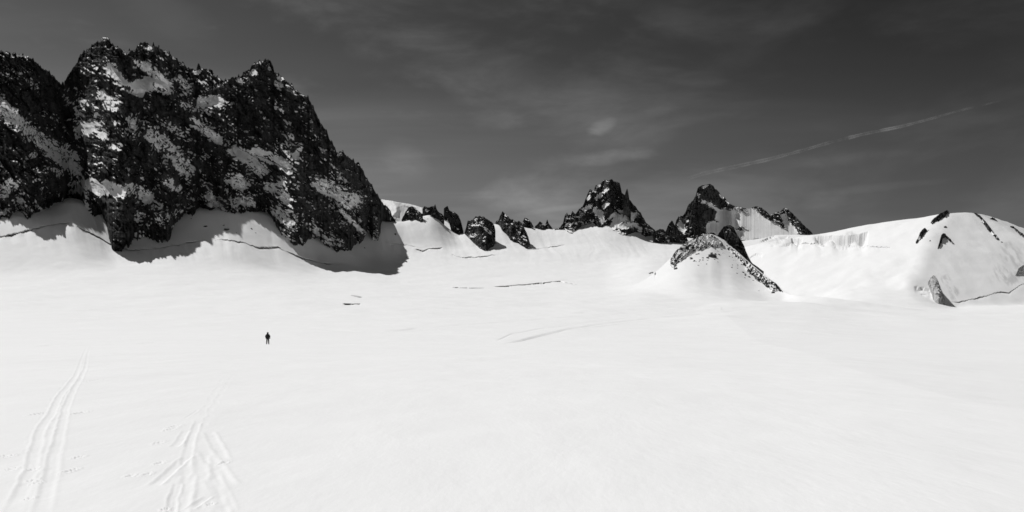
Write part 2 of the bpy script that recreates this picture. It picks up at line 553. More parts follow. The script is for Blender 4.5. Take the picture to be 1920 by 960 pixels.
def carve(pts, depth, run=9.0, near=150, wob=1.3, ic=0.0, sd=41, under=0.35):
    """an open crack along a traced line: an undercut lip with a wall of the given height below it (metres), the snow in front
    of it rising back over the given run"""
    xs = np.array([p[0] for p in pts], float)
    ys = np.array([p[1] for p in pts], float)
    js = np.nonzero((COLS >= xs.min()) & (COLS <= xs.max()))[0]
    for j in js:
        x = COLS[j]
        y = np.interp(x, xs, ys) + wob * float(fbm2(np.array([x / 15.0]), np.array([sd * 1.0]), 4, 0.6, sd)[0])
        t = (x - xs.min()) / max(xs.max() - xs.min(), 1)
        d = depth * min(1, 9 * min(t, 1 - t)) * (0.8 + 0.9 * float(perlin2(np.array([x / 21.0]), np.array([3.3]), sd + 1)[0]))
        if d < 0.12:
            continue
        Yl = depth_at(x, y)
        i = int(np.searchsorted(ROWS, Yl))
        if i < 4 or i > len(ROWS) - 3 or Yl < near:
            continue
        zl = SHEET[i, j]
        k0 = int(np.searchsorted(ROWS, Yl - 4 * run))
        if under < 0:
            q = ROWS[i] - ROWS[k0:i]
            w = np.clip(q / (-under * d), 0, 1)
            z_snow[k0:i, j] -= d * w * np.exp(-np.maximum(q + under * d, 0) / run)
            continue
        z_snow[k0:i - 1, j] -= d * np.exp(-(ROWS[i] - ROWS[k0:i - 1]) / run)
        z_snow[i, j] += 0.12 * d
        YM[i - 1, j] = ROWS[i] + 0.35 * d
        z_snow[i - 1, j] = zl - d
        YM[i - 2, j] = ROWS[i] + 0.1 * d
        z_snow[i - 2, j] = zl - 1.02 * d
        ice[i - 1:i + 1, j] = ic


def pit(poly, depth, soft=2.0, ic=0.0):
    """a sunken hollow in a traced outline"""
    global z_snow
    m = in_box(PX2, SHEET_PY, poly, 10) & (Y2 > 300)
    r, c = np.nonzero(m)
    x = PX2[r, c] + 1.6 * perlin2(PX2[r, c] / 9, SHEET_PY[r, c] / 9, 51)
    y = SHEET_PY[r, c] + 1.6 * perlin2(PX2[r, c] / 9, SHEET_PY[r, c] / 9, 53)
    inside = np.zeros(x.shape, bool)
    n = len(poly)
    for k in range(n):
        (ax, ay), (bx, by) = poly[k], poly[(k + 1) % n]
        hit = ((ay > y) != (by > y)) & (x < (bx - ax) * (y - ay) / (by - ay + 1e-9) + ax)
        inside ^= hit
    d, _, _ = seg_dist(x, y, list(poly) + [poly[0]])
    prof = np.where(inside, sstep(d, 0, soft), 0)
    z_snow[r, c] -= depth * prof
    ice[r, c] = np.maximum(ice[r, c], ic * prof)


# bergschrunds below the rock walls
carve([(-60, 452), (0, 444), (30, 438), (60, 430), (95, 421), (110, 420), (130, 418), (142, 416)], 1.9, 12)
carve([(142, 424), (160, 432), (178, 441), (205, 456), (222, 464)], 1.3, 10, sd=42)
carve([(215, 466), (250, 468), (290, 467), (320, 461), (345, 456), (375, 451), (400, 449)], 1.3, 10, sd=43)
carve([(395, 451), (425, 449), (455, 455), (485, 464), (520, 463), (545, 475), (575, 485), (605, 493), (640, 496)], 1.7, 12, sd=44)
carve([(728, 460), (740, 456), (760, 459), (780, 463)], 1.3, 10, sd=45)
carve([(776, 465), (792, 470), (810, 465), (830, 464)], 1.7, 10, sd=46)
carve([(845, 478), (870, 483), (900, 481), (930, 478)], 1.2, 10, sd=47)
carve([(985, 470), (1010, 466), (1060, 459)], 1.0, 10, sd=48)
# crevasses in the open glacier
carve([(658, 554), (668, 555), (679, 557)], 0.9, 8, near=400, wob=0.3, sd=49)
carve([(643, 569), (655, 569.5), (677, 569.5)], 0.9, 8, near=400, wob=0.3, sd=50)
carve([(848, 538.5), (875, 539.5), (908, 540)], 1.0, 8, near=400, wob=0.4, sd=51)
carve([(925, 537), (945, 536), (960, 535), (975, 533.5), (1005, 532)], 1.2, 8, near=400, wob=0.4, sd=52)
carve([(990, 532), (1020, 530), (1035, 528), (1050, 526.5), (1062, 529), (1082, 533)], 2.0, 9, near=400, wob=0.6, sd=53)
carve([(1217, 512), (1224, 510), (1230, 512)], 2.6, 6, near=400, wob=0.3, sd=54)
# under the far ice edge and the cornice
carve([(1425, 452), (1440, 446), (1452, 443), (1470, 444), (1485, 447), (1505, 449)], 11.0, 16, near=900, wob=0.8, sd=55, under=-0.36)
carve([(1445, 461), (1458, 459), (1472, 458), (1486, 454)], 4.0, 10, near=900, wob=0.6, sd=56, under=-0.5)
carve([(1528, 444), (1545, 443), (1565, 442), (1590, 443), (1612, 440), (1628, 435)], 16.0, 20, near=900, wob=0.8, sd=57, under=-0.34)
carve([(1405, 484), (1418, 474), (1430, 476)], 3.0, 10, near=800, sd=58, under=-0.8)
carve([(1500, 456), (1530, 456), (1545, 458)], 1.2, 9, near=800, sd=59)
carve([(1560, 459), (1600, 460), (1640, 462), (1672, 464)], 0.8, 9, near=800, sd=60)
# foot of the dome
carve([(1714, 536), (1724, 539), (1736, 541), (1748, 546)], 2.6, 10, sd=65, under=-0.2)
carve([(1726, 548), (1738, 551), (1750, 557)], 1.6, 8, sd=66, under=-0.4)
carve([(1775, 567), (1800, 566), (1825, 561), (1850, 555), (1875, 547), (1893, 549), (1908, 538), (1930, 526)], 0.7, 9, sd=61)


# bare grey ice on the dome; painted shade in the hollows beyond it
def ice_shade(pts, r, amt, sd):
    m = in_box(PX2, SHEET_PY, pts, 2 * r) & (Y2 > 700)
    rr, cc = np.nonzero(m)
    x, y = PX2[rr, cc], SHEET_PY[rr, cc]
    d, _, _ = seg_dist(x + 0.5 * r * perlin2(x / r, y / r, sd), y + 0.4 * r * perlin2(x / r, y / r, sd + 1), pts)
    n = fbm2((x - 0.6 * y) / 7, (y + 0.3 * x) / 24, 4, 0.6, sd + 2)
    ice[rr, cc] = np.maximum(ice[rr, cc], amt * (1 - sstep(d, 0.4 * r, 1.4 * r)) * sstep(n, -0.5, 0.6))


ice_shade([(1772, 524), (1786, 538), (1790, 556)], 9, 0.55, 81)
ice_shade([(1874, 510), (1895, 525), (1915, 510)], 14, 0.6, 83)
ice_shade([(1890, 470), (1915, 500), (1930, 510)], 16, 0.5, 85)
ice_shade([(1530, 447), (1570, 455), (1600, 442)], 9, 0.5, 87)  # shade of the hollow under the cornice, painted grey
ice_shade([(1440, 452), (1480, 452)], 8, 0.5, 89)  # painted shade below the far ice edge


# old ski lines far out on the field: shallow grooves
def groove(pts, w, depth):
    global z_snow
    m = in_box(PX2, SHEET_PY, pts, 12) & (Y2 > 100) & (Y2 < 800)
    r, c = np.nonzero(m)
    x, y = PX2[r, c], SHEET_PY[r, c]
    d, al, sd = seg_dist(x, y + 0.6 * perlin2(x / 40, y * 0, 61), pts)
    z_snow[r, c] -= 3.5 * depth * np.exp(-(d / w) ** 2) * np.clip(np.minimum(al, 1 - al) * 8, 0, 1)


for pts, w, dp in (
    ([(945, 645), (1000, 632), (1060, 618), (1130, 607), (1220, 597), (1330, 588), (1440, 576)], 1.6, 0.10),
    ([(955, 643), (1050, 622), (1140, 610), (1240, 599), (1400, 586)], 1.1, 0.06),
    ([(930, 640), (960, 626), (1010, 617), (1100, 606), (1200, 600)], 1.2, 0.05),
    ([(720, 621), (790, 615), (900, 607), (1000, 600), (1100, 592), (1250, 584)], 1.2, 0.06),
    ([(580, 616), (680, 622), (740, 621), (790, 614)], 1.1, 0.05),
    ([(580, 588), (720, 584), (860, 578), (1000, 574), (1200, 571)], 1.1, 0.05),
    ([(980, 594), (1100, 586), (1260, 578), (1420, 570), (1500, 566)], 1.2, 0.06),
    ([(1040, 610), (1180, 597), (1320, 583), (1450, 573)], 1.3, 0.06),
    ([(0, 598), (160, 596), (330, 603), (470, 606)], 1.0, 0.05),
    ([(0, 656), (90, 648), (220, 645), (330, 640)], 1.0, 0.04),
    ([(1500, 572), (1640, 592), (1760, 600), (1920, 600)], 1.2, 0.05),
):
    groove(pts, w, dp)

# ski tracks near the camera, as ruts pressed into the snow (metres on the ground)
def near_pt(x, y):
    Yd = EYE * F / (y - HY)
    return ((x - CX) / F * Yd, Yd)


def rut(pts, half, depth, rim=0.5, wob=0.03, seed=0, broken=0.0):
    """a ski rut: sunken band with a raised rim"""
    global z_snow
    g = [near_pt(*p) for p in pts]
    xs = [p[0] for p in g]
    ys = [p[1] for p in g]
    r0, r1 = np.searchsorted(ROWS, min(ys) * 0.9), np.searchsorted(ROWS, max(ys) * 1.08)
    mg = half * 6 + 0.3
    sub = (slice(r0, r1), slice(None))
    m = (X2[sub] > min(xs) - mg) & (X2[sub] < max(xs) + mg)
    r, c = np.nonzero(m)
    x, y = X2[sub][r, c], Y2[sub][r, c]
    wx = x + wob * perlin2(y / 1.3, x * 0 + seed, 71 + seed) + 0.6 * wob * perlin2(y / 0.4, x * 0, 73 + seed)
    d, al, sd = seg_dist(wx, y, g)
    ends = np.clip(np.minimum(al, 1 - al) * 10, 0, 1)
    br = 1.0 if not broken else sstep(perlin2(y / 0.9, x / 0.5, 77 + seed), -broken, 0.4)
    q = d / half
    prof = -np.exp(-q ** 4) + rim * np.exp(-((q - 1.55) / 0.45) ** 2) * (1 + 0.35 * sd)
    crumb = 0.25 * perlin2(x / 0.09, y / 0.25, 79 + seed) * np.exp(-(q / 1.8) ** 2)
    z_snow[r + r0, c] += 0.38 * depth * ends * br * (prof + crumb)


L1 = [(12, 985), (40, 925), (60, 880), (72, 820), (80, 800), (98, 775), (110, 745), (125, 727), (142, 705), (150, 680), (158, 660), (166, 641)]
L2 = [(70, 985), (88, 925), (97, 880), (108, 830), (117, 795), (125, 760), (140, 727), (150, 712), (160, 690), (164, 665), (171, 641)]
rut(L1, 0.06, 0.020, 0.7, 0.02, 1)
rut(L2, 0.06, 0.020, 0.7, 0.02, 2)
rut([(p[0] + 9 + (p[1] - 640) * 0.06, p[1]) for p in L1], 0.05, 0.009, 0.5, 0.05, 3, 0.2)
rut([(p[0] - 8 - (p[1] - 640) * 0.03, p[1]) for p in L1], 0.04, 0.006, 0.5, 0.06, 4, 0.1)
R0 = [(300, 985), (330, 925), (350, 865), (362, 815), (375, 785), (390, 755), (403, 735), (415, 714), (426, 698)]
rut(R0, 0.05, 0.010, 0.6, 0.05, 5, 0.3)
rut([(x + 14, y) for x, y in R0[3:]], 0.05, 0.009, 0.6, 0.05, 6, 0.3)
for k, (pts, hw, dp) in enumerate((
    ([(350, 806), (338, 826), (326, 839)], 0.07, 0.06), ([(391, 808), (405, 835), (420, 863)], 0.09, 0.06),
    ([(384, 842), (402, 872), (430, 912)], 0.10, 0.06), ([(350, 855), (318, 886), (288, 912)], 0.07, 0.08),
    ([(333, 905), (326, 930), (318, 970)], 0.05, 0.06), ([(355, 885), (348, 915), (340, 945), (334, 985)], 0.08, 0.06),
    ([(372, 790), (360, 815), (352, 850), (345, 880)], 0.07, 0.045), ([(381, 852), (376, 880), (372, 905)], 0.09, 0.05),
    ([(390, 930), (370, 944), (354, 955)], 0.05, 0.06), ([(398, 880), (400, 915), (405, 950)], 0.09, 0.035),
    ([(412, 948), (418, 985)], 0.08, 0.045), ([(372, 768), (358, 778), (346, 785)], 0.04, 0.03),
    ([(400, 890), (418, 925), (432, 962)], 0.07, 0.03), ([(368, 905), (388, 962)], 0.08, 0.03))):
    rut(pts, hw * 0.75, dp * 0.34, 0.55, 0.02, 20 + k)


def poke(x, y, w, h, depth, seed):
    """pole plant or footstep: a scuffed little hollow, w and h in picture pixels"""
    global z_snow
    gx, gy = near_pt(x, y)
    rx = w / F * gy
    ry = max(h / F * gy * gy / EYE, 0.05)
    r0, r1 = np.searchsorted(ROWS, gy - 4 * ry), np.searchsorted(ROWS, gy + 4 * ry) + 1
    c0, c1 = np.searchsorted(COLS, x - 4 * w), np.searchsorted(COLS, x + 4 * w) + 1
    s = (slice(r0, r1), slice(c0, c1))
    q = np.hypot((X2[s] - gx) / rx, (Y2[s] - gy) / ry) + 0.5 * perlin2(X2[s] / (rx * 0.6), Y2[s] / (ry * 0.8), seed)
    z_snow[s] -= depth * (np.exp(-q * q) - 0.45 * np.exp(-((q - 1.5) / 0.5) ** 2))


for k, p in enumerate(((138, 674), (136, 683), (133, 695), (172, 678), (177, 686), (172, 696), (170, 714), (72, 776), (83, 774),
                       (66, 777), (146, 775), (152, 774), (8, 855), (16, 856), (148, 857), (132, 883), (138, 881), (126, 884),
                       (245, 892), (276, 889), (300, 868), (320, 805), (326, 800), (70, 905), (60, 880), (55, 935), (62, 900),
                       (420, 868), (20, 880), (298, 830), (395, 945), (310, 955))):
    poke(p[0], p[1], 5.5, 2.2, 0.016, 100 + k)

P_sheet = np.stack([A2 * YM, YM, z_snow], -1)


def build_snow():
    nrm = grid_normals(P_sheet)
    nrm = np.where(nrm[..., 2:3] < 0, -nrm, nrm)
    mid = lambda a: 0.25 * (a[:-1, :-1] + a[1:, :-1] + a[:-1, 1:] + a[1:, 1:])
    is_dome = (mid(dome_dom) > -2) & (mid(Y2) < 1500)
    o = link('snowfield', grid_mesh('snowfield', P_sheet, {'ice': ice}, ~is_dome, nrm, SNOW))
    tag(o, 'broad white glacier crossed by faint ski tracks and crevasses', 'snowfield', kind='structure')
    o = link('snow_hill', grid_mesh('snow_hill', P_sheet, {'ice': ice}, is_dome, nrm, SNOW))
    tag(o, 'smooth white snow dome with a sharp edge and a crack along its foot', 'hill', kind='structure')
    # the same sheet carried round behind the camera and out to the sides
    th = np.radians(np.concatenate([np.linspace(47.72, 180, 30), np.linspace(180, 312.6, 30)[1:]]))
    j0, j1 = 0, len(COLS) - 1
    R = ROWS[::6]
    aL, aR = math.atan2(-AA[j0], 1), math.atan2(AA[j1], 1)
    ang = np.linspace(aR, 2 * math.pi - aL, 60)
    t = np.linspace(0, 1, 60)
    rad = R[:, None] * (math.hypot(1, AA[j1]) * (1 - t) + math.hypot(1, AA[j0]) * t)[None, :]
    zz = z_snow[::6, j1][:, None] * (1 - t)[None, :] + z_snow[::6, j0][:, None] * t[None, :]
    fl = sstep(np.minimum(t, 1 - t), 0, 0.18)[None, :]
    zz = zz * (1 - fl) + fl * 0.02 * rad
    P = np.stack([rad * np.sin(ang)[None, :], rad * np.cos(ang)[None, :], zz], -1)
    P[:, 0] = P_sheet[::6, j1]
    P[:, -1] = P_sheet[::6, j0]
    o2 = link('snowfield_surround', grid_mesh('snowfield_surround', P, {'ice': np.zeros(P.shape[:2])}, None, None, SNOW))
    tag(o2, 'white snow carried on around the viewpoint', 'snowfield', kind='structure')


build_snow()


# ------------------------------------------------------------------ rock walls, peaks and outcrops
def relief(name, ridge, base, beta=62, step=0.8, jag=2.0, amp=1.0, lam=34.0, thr=0.52, ribs=(), snow=(), bare=(), seed=1,
           back=50.0, mat=None, depth=None, snow_k=2.2, noise_w=0.55, bury=16, diag=0.0, smooth_depth=9, mono=False, spike=0.0,
           ledge=0.0, normal_blur=1, foot=0.0, ssl=7.0, ldir=0.65, pil=0.0, sw=1.1):
    """a rock body: traced skyline and foot, each at its own distance, with depth from ribs, gullies and broken facets"""
    x0, x1 = ridge[0][0], ridge[-1][0]
    nc = max(8, int((x1 - x0) / step))
    xs = np.linspace(x0, x1, nc)
    ry = np.interp(xs, [p[0] for p in ridge], [p[1] for p in ridge])
    by = np.interp(xs, [p[0] for p in base], [p[1] for p in base])
    hgt = np.maximum(by - ry, 0.2)
    jn = fbm2(xs / 11.0, xs * 0 + seed, 5, 0.7, seed)
    ry = ry - np.minimum(jag * (jn + spike * np.maximum(perlin2(xs / 5.0, xs * 0, seed + 3), 0)), hgt * 0.6 + 1)
    by = by + np.where(hgt > 4, (4.0 if hgt.max() > 150 else 2.0) * fbm2(xs / 16.0, xs * 0 + 7, 5, 0.7, seed + 5), 0)
    by = np.maximum(by, ry + 0.5)
    if depth is None:
        D0 = np.array([min(depth_at(x, y), crest_at(x)[0]) for x, y in zip(xs, by)])
    else:
        D0 = np.array([depth(x, y) for x, y in zip(xs, by)])
    def runmean(a, k):
        k = max(1, min(k, nc // 3))
        return np.convolve(np.pad(a, k, mode='edge'), np.ones(2 * k + 1) / (2 * k + 1), 'valid')
    bys = runmean(runmean(by, 7 * smooth_depth), 4 * smooth_depth)
    Dn = runmean(D0, smooth_depth)
    D0 = runmean(runmean(D0, 7 * smooth_depth), 4 * smooth_depth)
    Dn = Dn - D0 + (9.0 if hgt.max() > 150 else 1.2) * fbm2(xs / (0.55 * lam), xs * 0 + 2.2, 5, 0.72, seed + 9)
    nr = max(8, int(np.max(by - ry) / step) + 1)
    v = np.linspace(0, 1, nr)
    y = by[None, :] + (ry - by)[None, :] * v[:, None]
    x = np.broadcast_to(xs, y.shape)
    h = by[None, :] - y
    S = np.zeros(y.shape)
    for pts, r, w in snow:
        m = in_box(x, y, pts, 2.2 * r)
        rr, cc = np.nonzero(m)
        if len(rr):
            wx = x[rr, cc] + 0.35 * r * perlin2(x[rr, cc] / (r * 0.9), y[rr, cc] / (r * 0.9), seed + 61)
            wy = y[rr, cc] + 0.35 * r * perlin2(x[rr, cc] / (r * 0.9), y[rr, cc] / (r * 0.9), seed + 62)
            d, _, _ = seg_dist(wx, wy, pts)
            S[rr, cc] = np.maximum(S[rr, cc], w * (1 - sstep(d, 0.55 * r, 1.35 * r)))
    B = np.zeros(y.shape)
    for pts, r, w in bare:
        m = in_box(x, y, pts, 2.2 * r)
        rr, cc = np.nonzero(m)
        if len(rr):
            wx = x[rr, cc] + 0.35 * r * perlin2(x[rr, cc] / (r * 0.9), y[rr, cc] / (r * 0.9), seed + 63)
            wy = y[rr, cc] + 0.35 * r * perlin2(x[rr, cc] / (r * 0.9), y[rr, cc] / (r * 0.9), seed + 64)
            d, _, _ = seg_dist(wx, wy, pts)
            B[rr, cc] = np.maximum(B[rr, cc], w * (1 - sstep(d, 0.55 * r, 1.35 * r)))
    # slope of the face, gentler under snow and steeper on bare cliffs
    rb = max(2, min(int(0.35 * lam / step), min(S.shape) // 4))
    bt = np.radians(np.clip(beta - ssl * blur(S, rb) + 7 * blur(B, rb), 32, 82))
    tb = np.tan(bt)
    D = np.zeros(y.shape)
    T = (HY - y) / F
    D[0] = D0 * (tb[0] - (HY - bys) / F) / (tb[0] - T[0])
    for i in range(1, nr):
        D[i] = D[i - 1] * (tb[i] - T[i - 1]) / np.maximum(tb[i] - T[i], 0.2)
    D = D + Dn[None, :] * np.exp(-h / (1.1 * lam))
    mpp = float(np.mean(D0)) / F
    off = np.zeros(y.shape)          # metres towards the camera
    for pts, w, a in ribs:
        m = in_box(x, y, pts, 1.3 * w)
        rr, cc = np.nonzero(m)
        if not len(rr):
            continue
        wx = x[rr, cc] + 0.22 * w * fbm2(x[rr, cc] / w, y[rr, cc] / w, 3, 0.5, seed + 71)
        d, al, sd = seg_dist(wx, y[rr, cc], pts)
        tp = np.clip(1 - d / w, 0, 1)
        off[rr, cc] += a * tp * (0.4 + 0.6 * tp)
    u_, v_ = x + diag * y, y - 0.0 * x
    wxx = u_ + 5 * perlin2(u_ / 21, v_ / 21, seed + 81)
    wyy = v_ + 5 * perlin2(u_ / 21 + 9, v_ / 21, seed + 82)
    L = lam
    rough = 1 - (0.80 if ssl < 10 else 0.98) * np.clip(S, 0, 1)
    big = ridged2(wxx / (1.7 * L), wyy / (3.0 * L), 3, 0.5, seed + 11) * 0.16 * L
    f1 = facet2(wxx / (0.62 * L), wyy / (0.80 * L), seed + 21) * 0.16 * L
    f2 = facet2(wxx / (0.25 * L), wyy / (0.33 * L), seed + 31) * 0.075 * L
    f3 = facet2(wxx / (0.105 * L), wyy / (0.13 * L), seed + 41) * 0.034 * L
    fb = fbm2(x / (0.2 * L), y / (0.25 * L), 4, 0.55, seed + 51) * 0.035 * L
    det = (big * (0.15 + 0.85 * rough if ssl < 10 else rough) + (f1 + f2 + f3 + fb) * rough) * mpp * amp * 1.9
    if ledge:
        for lg, k_, sh in ((ledge, 1.0, 0.0), (ledge * 0.47, 0.8, 3.7)):
            ph = (y - ldir * x + 0.75 * lg * fbm2(x / (2.3 * lg), y / (2.3 * lg), 4, 0.55, seed + 91 + int(sh))) / lg + sh
            saw = ph - np.floor(ph)
            msk = sstep(perlin2(x / (3.1 * lg), y / (2.0 * lg), seed + 97 + int(sh)), -0.45, 0.35)
            det = det + k_ * msk * (np.where(saw < 0.70, 1 - saw / 0.70, (saw - 0.70) / 0.30) - 0.5) * lg * 0.62 * mpp * (0.2 + 0.8 * rough if ssl < 10 else rough)
    if pil:
        det = det + pil * mpp * L * rough * (0.14 * facet2(wxx / (0.30 * L), wyy / (1.5 * L), seed + 121) + 0.06 * facet2(wxx / (0.11 * L), wyy / (0.6 * L), seed + 131))
    fade = sstep(h, -2, 10)
    off = off * sstep(h, 0, 30 if hgt.max() > 120 else 8) + det * (0.25 + 0.75 * fade)
    Dd = D - off
    # part below the foot: carried down inside the snow
    nb = 10
    vb = np.linspace(1, 0, nb + 1)[:-1]
    yb = y[0][None, :] + bury * vb[:, None]
    Db = Dd[0][None, :] + (bury * vb * mpp * 0.15)[:, None]
    # back: falls away behind the skyline
    nk = 14
    vk = np.linspace(0, 1, nk + 1)[1:]
    Pf = np.stack([(x - CX) / F * Dd, Dd, EYE + (HY - y) / F * Dd], -1)
    Pb = np.stack([(xs[None, :] - CX) / F * Db, Db, EYE + (HY - yb) / F * Db], -1)
    R = Pf[-1]
    run = np.maximum((by - ry), 3) * mpp * 0.8 + 4
    Pk = np.zeros((nk, nc, 3))
    jit = fbm2(np.broadcast_to(xs / 11, (nk, nc)), np.broadcast_to(vk[:, None] * 4, (nk, nc)), 3, 0.6, seed + 95)
    for i, q in enumerate(vk):
        Pk[i, :, 0] = R[:, 0] * (1 + q * run / np.maximum(R[:, 1], 1))
        Pk[i, :, 1] = R[:, 1] + q * run
        Pk[i, :, 2] = R[:, 2] - (q * run * math.tan(math.radians(back))) * (1 + 0.22 * jit[i] * min(1, 3 * q)) - 0.12 * mpp * q
    P = np.concatenate([Pb, Pf, Pk], 0)
    nm = grid_normals(P)
    nm = np.where((nm[..., 1:2] > 0) & (np.arange(len(P))[:, None, None] < nb + nr), -nm, nm)
    nz = np.abs(blur(nm[..., 2], normal_blur)) if min(P.shape[:2]) > 2 * normal_blur + 2 else np.abs(nm[..., 2])
    full = lambda A, e0, e1: np.concatenate([np.full((nb, nc), e0), A, np.full((nk, nc), e1)], 0)
    gx = np.broadcast_to(xs, P.shape[:2])
    gy = np.concatenate([yb, y, np.broadcast_to(ry, (nk, nc))], 0)
    gd = gx + diag * 1.2 * gy
    ns = fbm2(gd / (0.55 * L), gy / (0.75 * L), 5, 0.72, seed + 101)
    hb = by[None, :] - gy
    sv = snow_k * (nz - thr) + noise_w * ns + sw * full(S, 0, 0) - 0.75 * full(B, 0, 0) + foot * (1 - np.clip(full(B, 0, 0), 0, 1)) * np.exp(-np.maximum(hb, 0) / (0.6 * L)) * (0.6 + 0.8 * ns)
    o = link(name, grid_mesh(name, P, {'snow': sv}, None, None, mat or ROCK))
    return o


# ---- the great dark wall
RIDGE = [(-420, 190), (-330, 150), (-250, 175), (-160, 130), (-80, 108), (-30, 100), (0, 95), (15, 99), (35, 103), (50, 104), (60, 112), (80, 127), (98, 140), (106, 152), (118, 156),
         (124, 148), (137, 128), (146, 115), (150, 105), (158, 96), (170, 87), (182, 80), (190, 76), (196, 68), (206, 73), (208, 82), (220, 88),
         (234, 98), (246, 96), (255, 92), (262, 82), (270, 78), (280, 84), (292, 87), (305, 92), (318, 101), (333, 112), (348, 124),
         (360, 130), (368, 131), (371, 119), (378, 127), (385, 131), (395, 129), (400, 138), (411, 149), (425, 150), (440, 145), (452, 144), (456, 134),
         (468, 130), (478, 118), (486, 114), (496, 112), (506, 113), (512, 124), (515, 136), (522, 138), (530, 145), (538, 154), (550, 161),
         (553, 168), (565, 175), (578, 184), (590, 207), (598, 222), (612, 248), (622, 268), (631, 282), (645, 288), (655, 297), (670, 305), (682, 323),
         (692, 340), (705, 362), (716, 378), (724, 385), (735, 405), (742, 412)]
BASE = [(-420, 395), (-150, 398), (0, 402), (20, 405), (30, 396), (52, 410), (70, 398), (95, 388), (120, 374), (138, 366), (146, 356), (152, 368), (160, 400), (180, 405), (192, 408),
        (205, 440), (210, 466), (222, 470), (240, 464), (250, 450), (262, 446), (285, 440), (300, 452), (318, 448), (328, 420), (345, 402), (358, 402), (368, 398),
        (372, 388), (390, 392), (405, 390), (420, 396), (440, 398), (470, 396), (490, 398), (505, 402), (520, 424), (532, 446), (550, 455), (570, 456), (580, 450),
        (595, 450), (610, 460), (625, 465), (635, 471), (640, 466), (655, 468), (662, 464), (675, 456), (684, 444), (690, 436), (700, 448), (706, 452), (714, 444), (709, 420), (716, 400), (742, 413)]
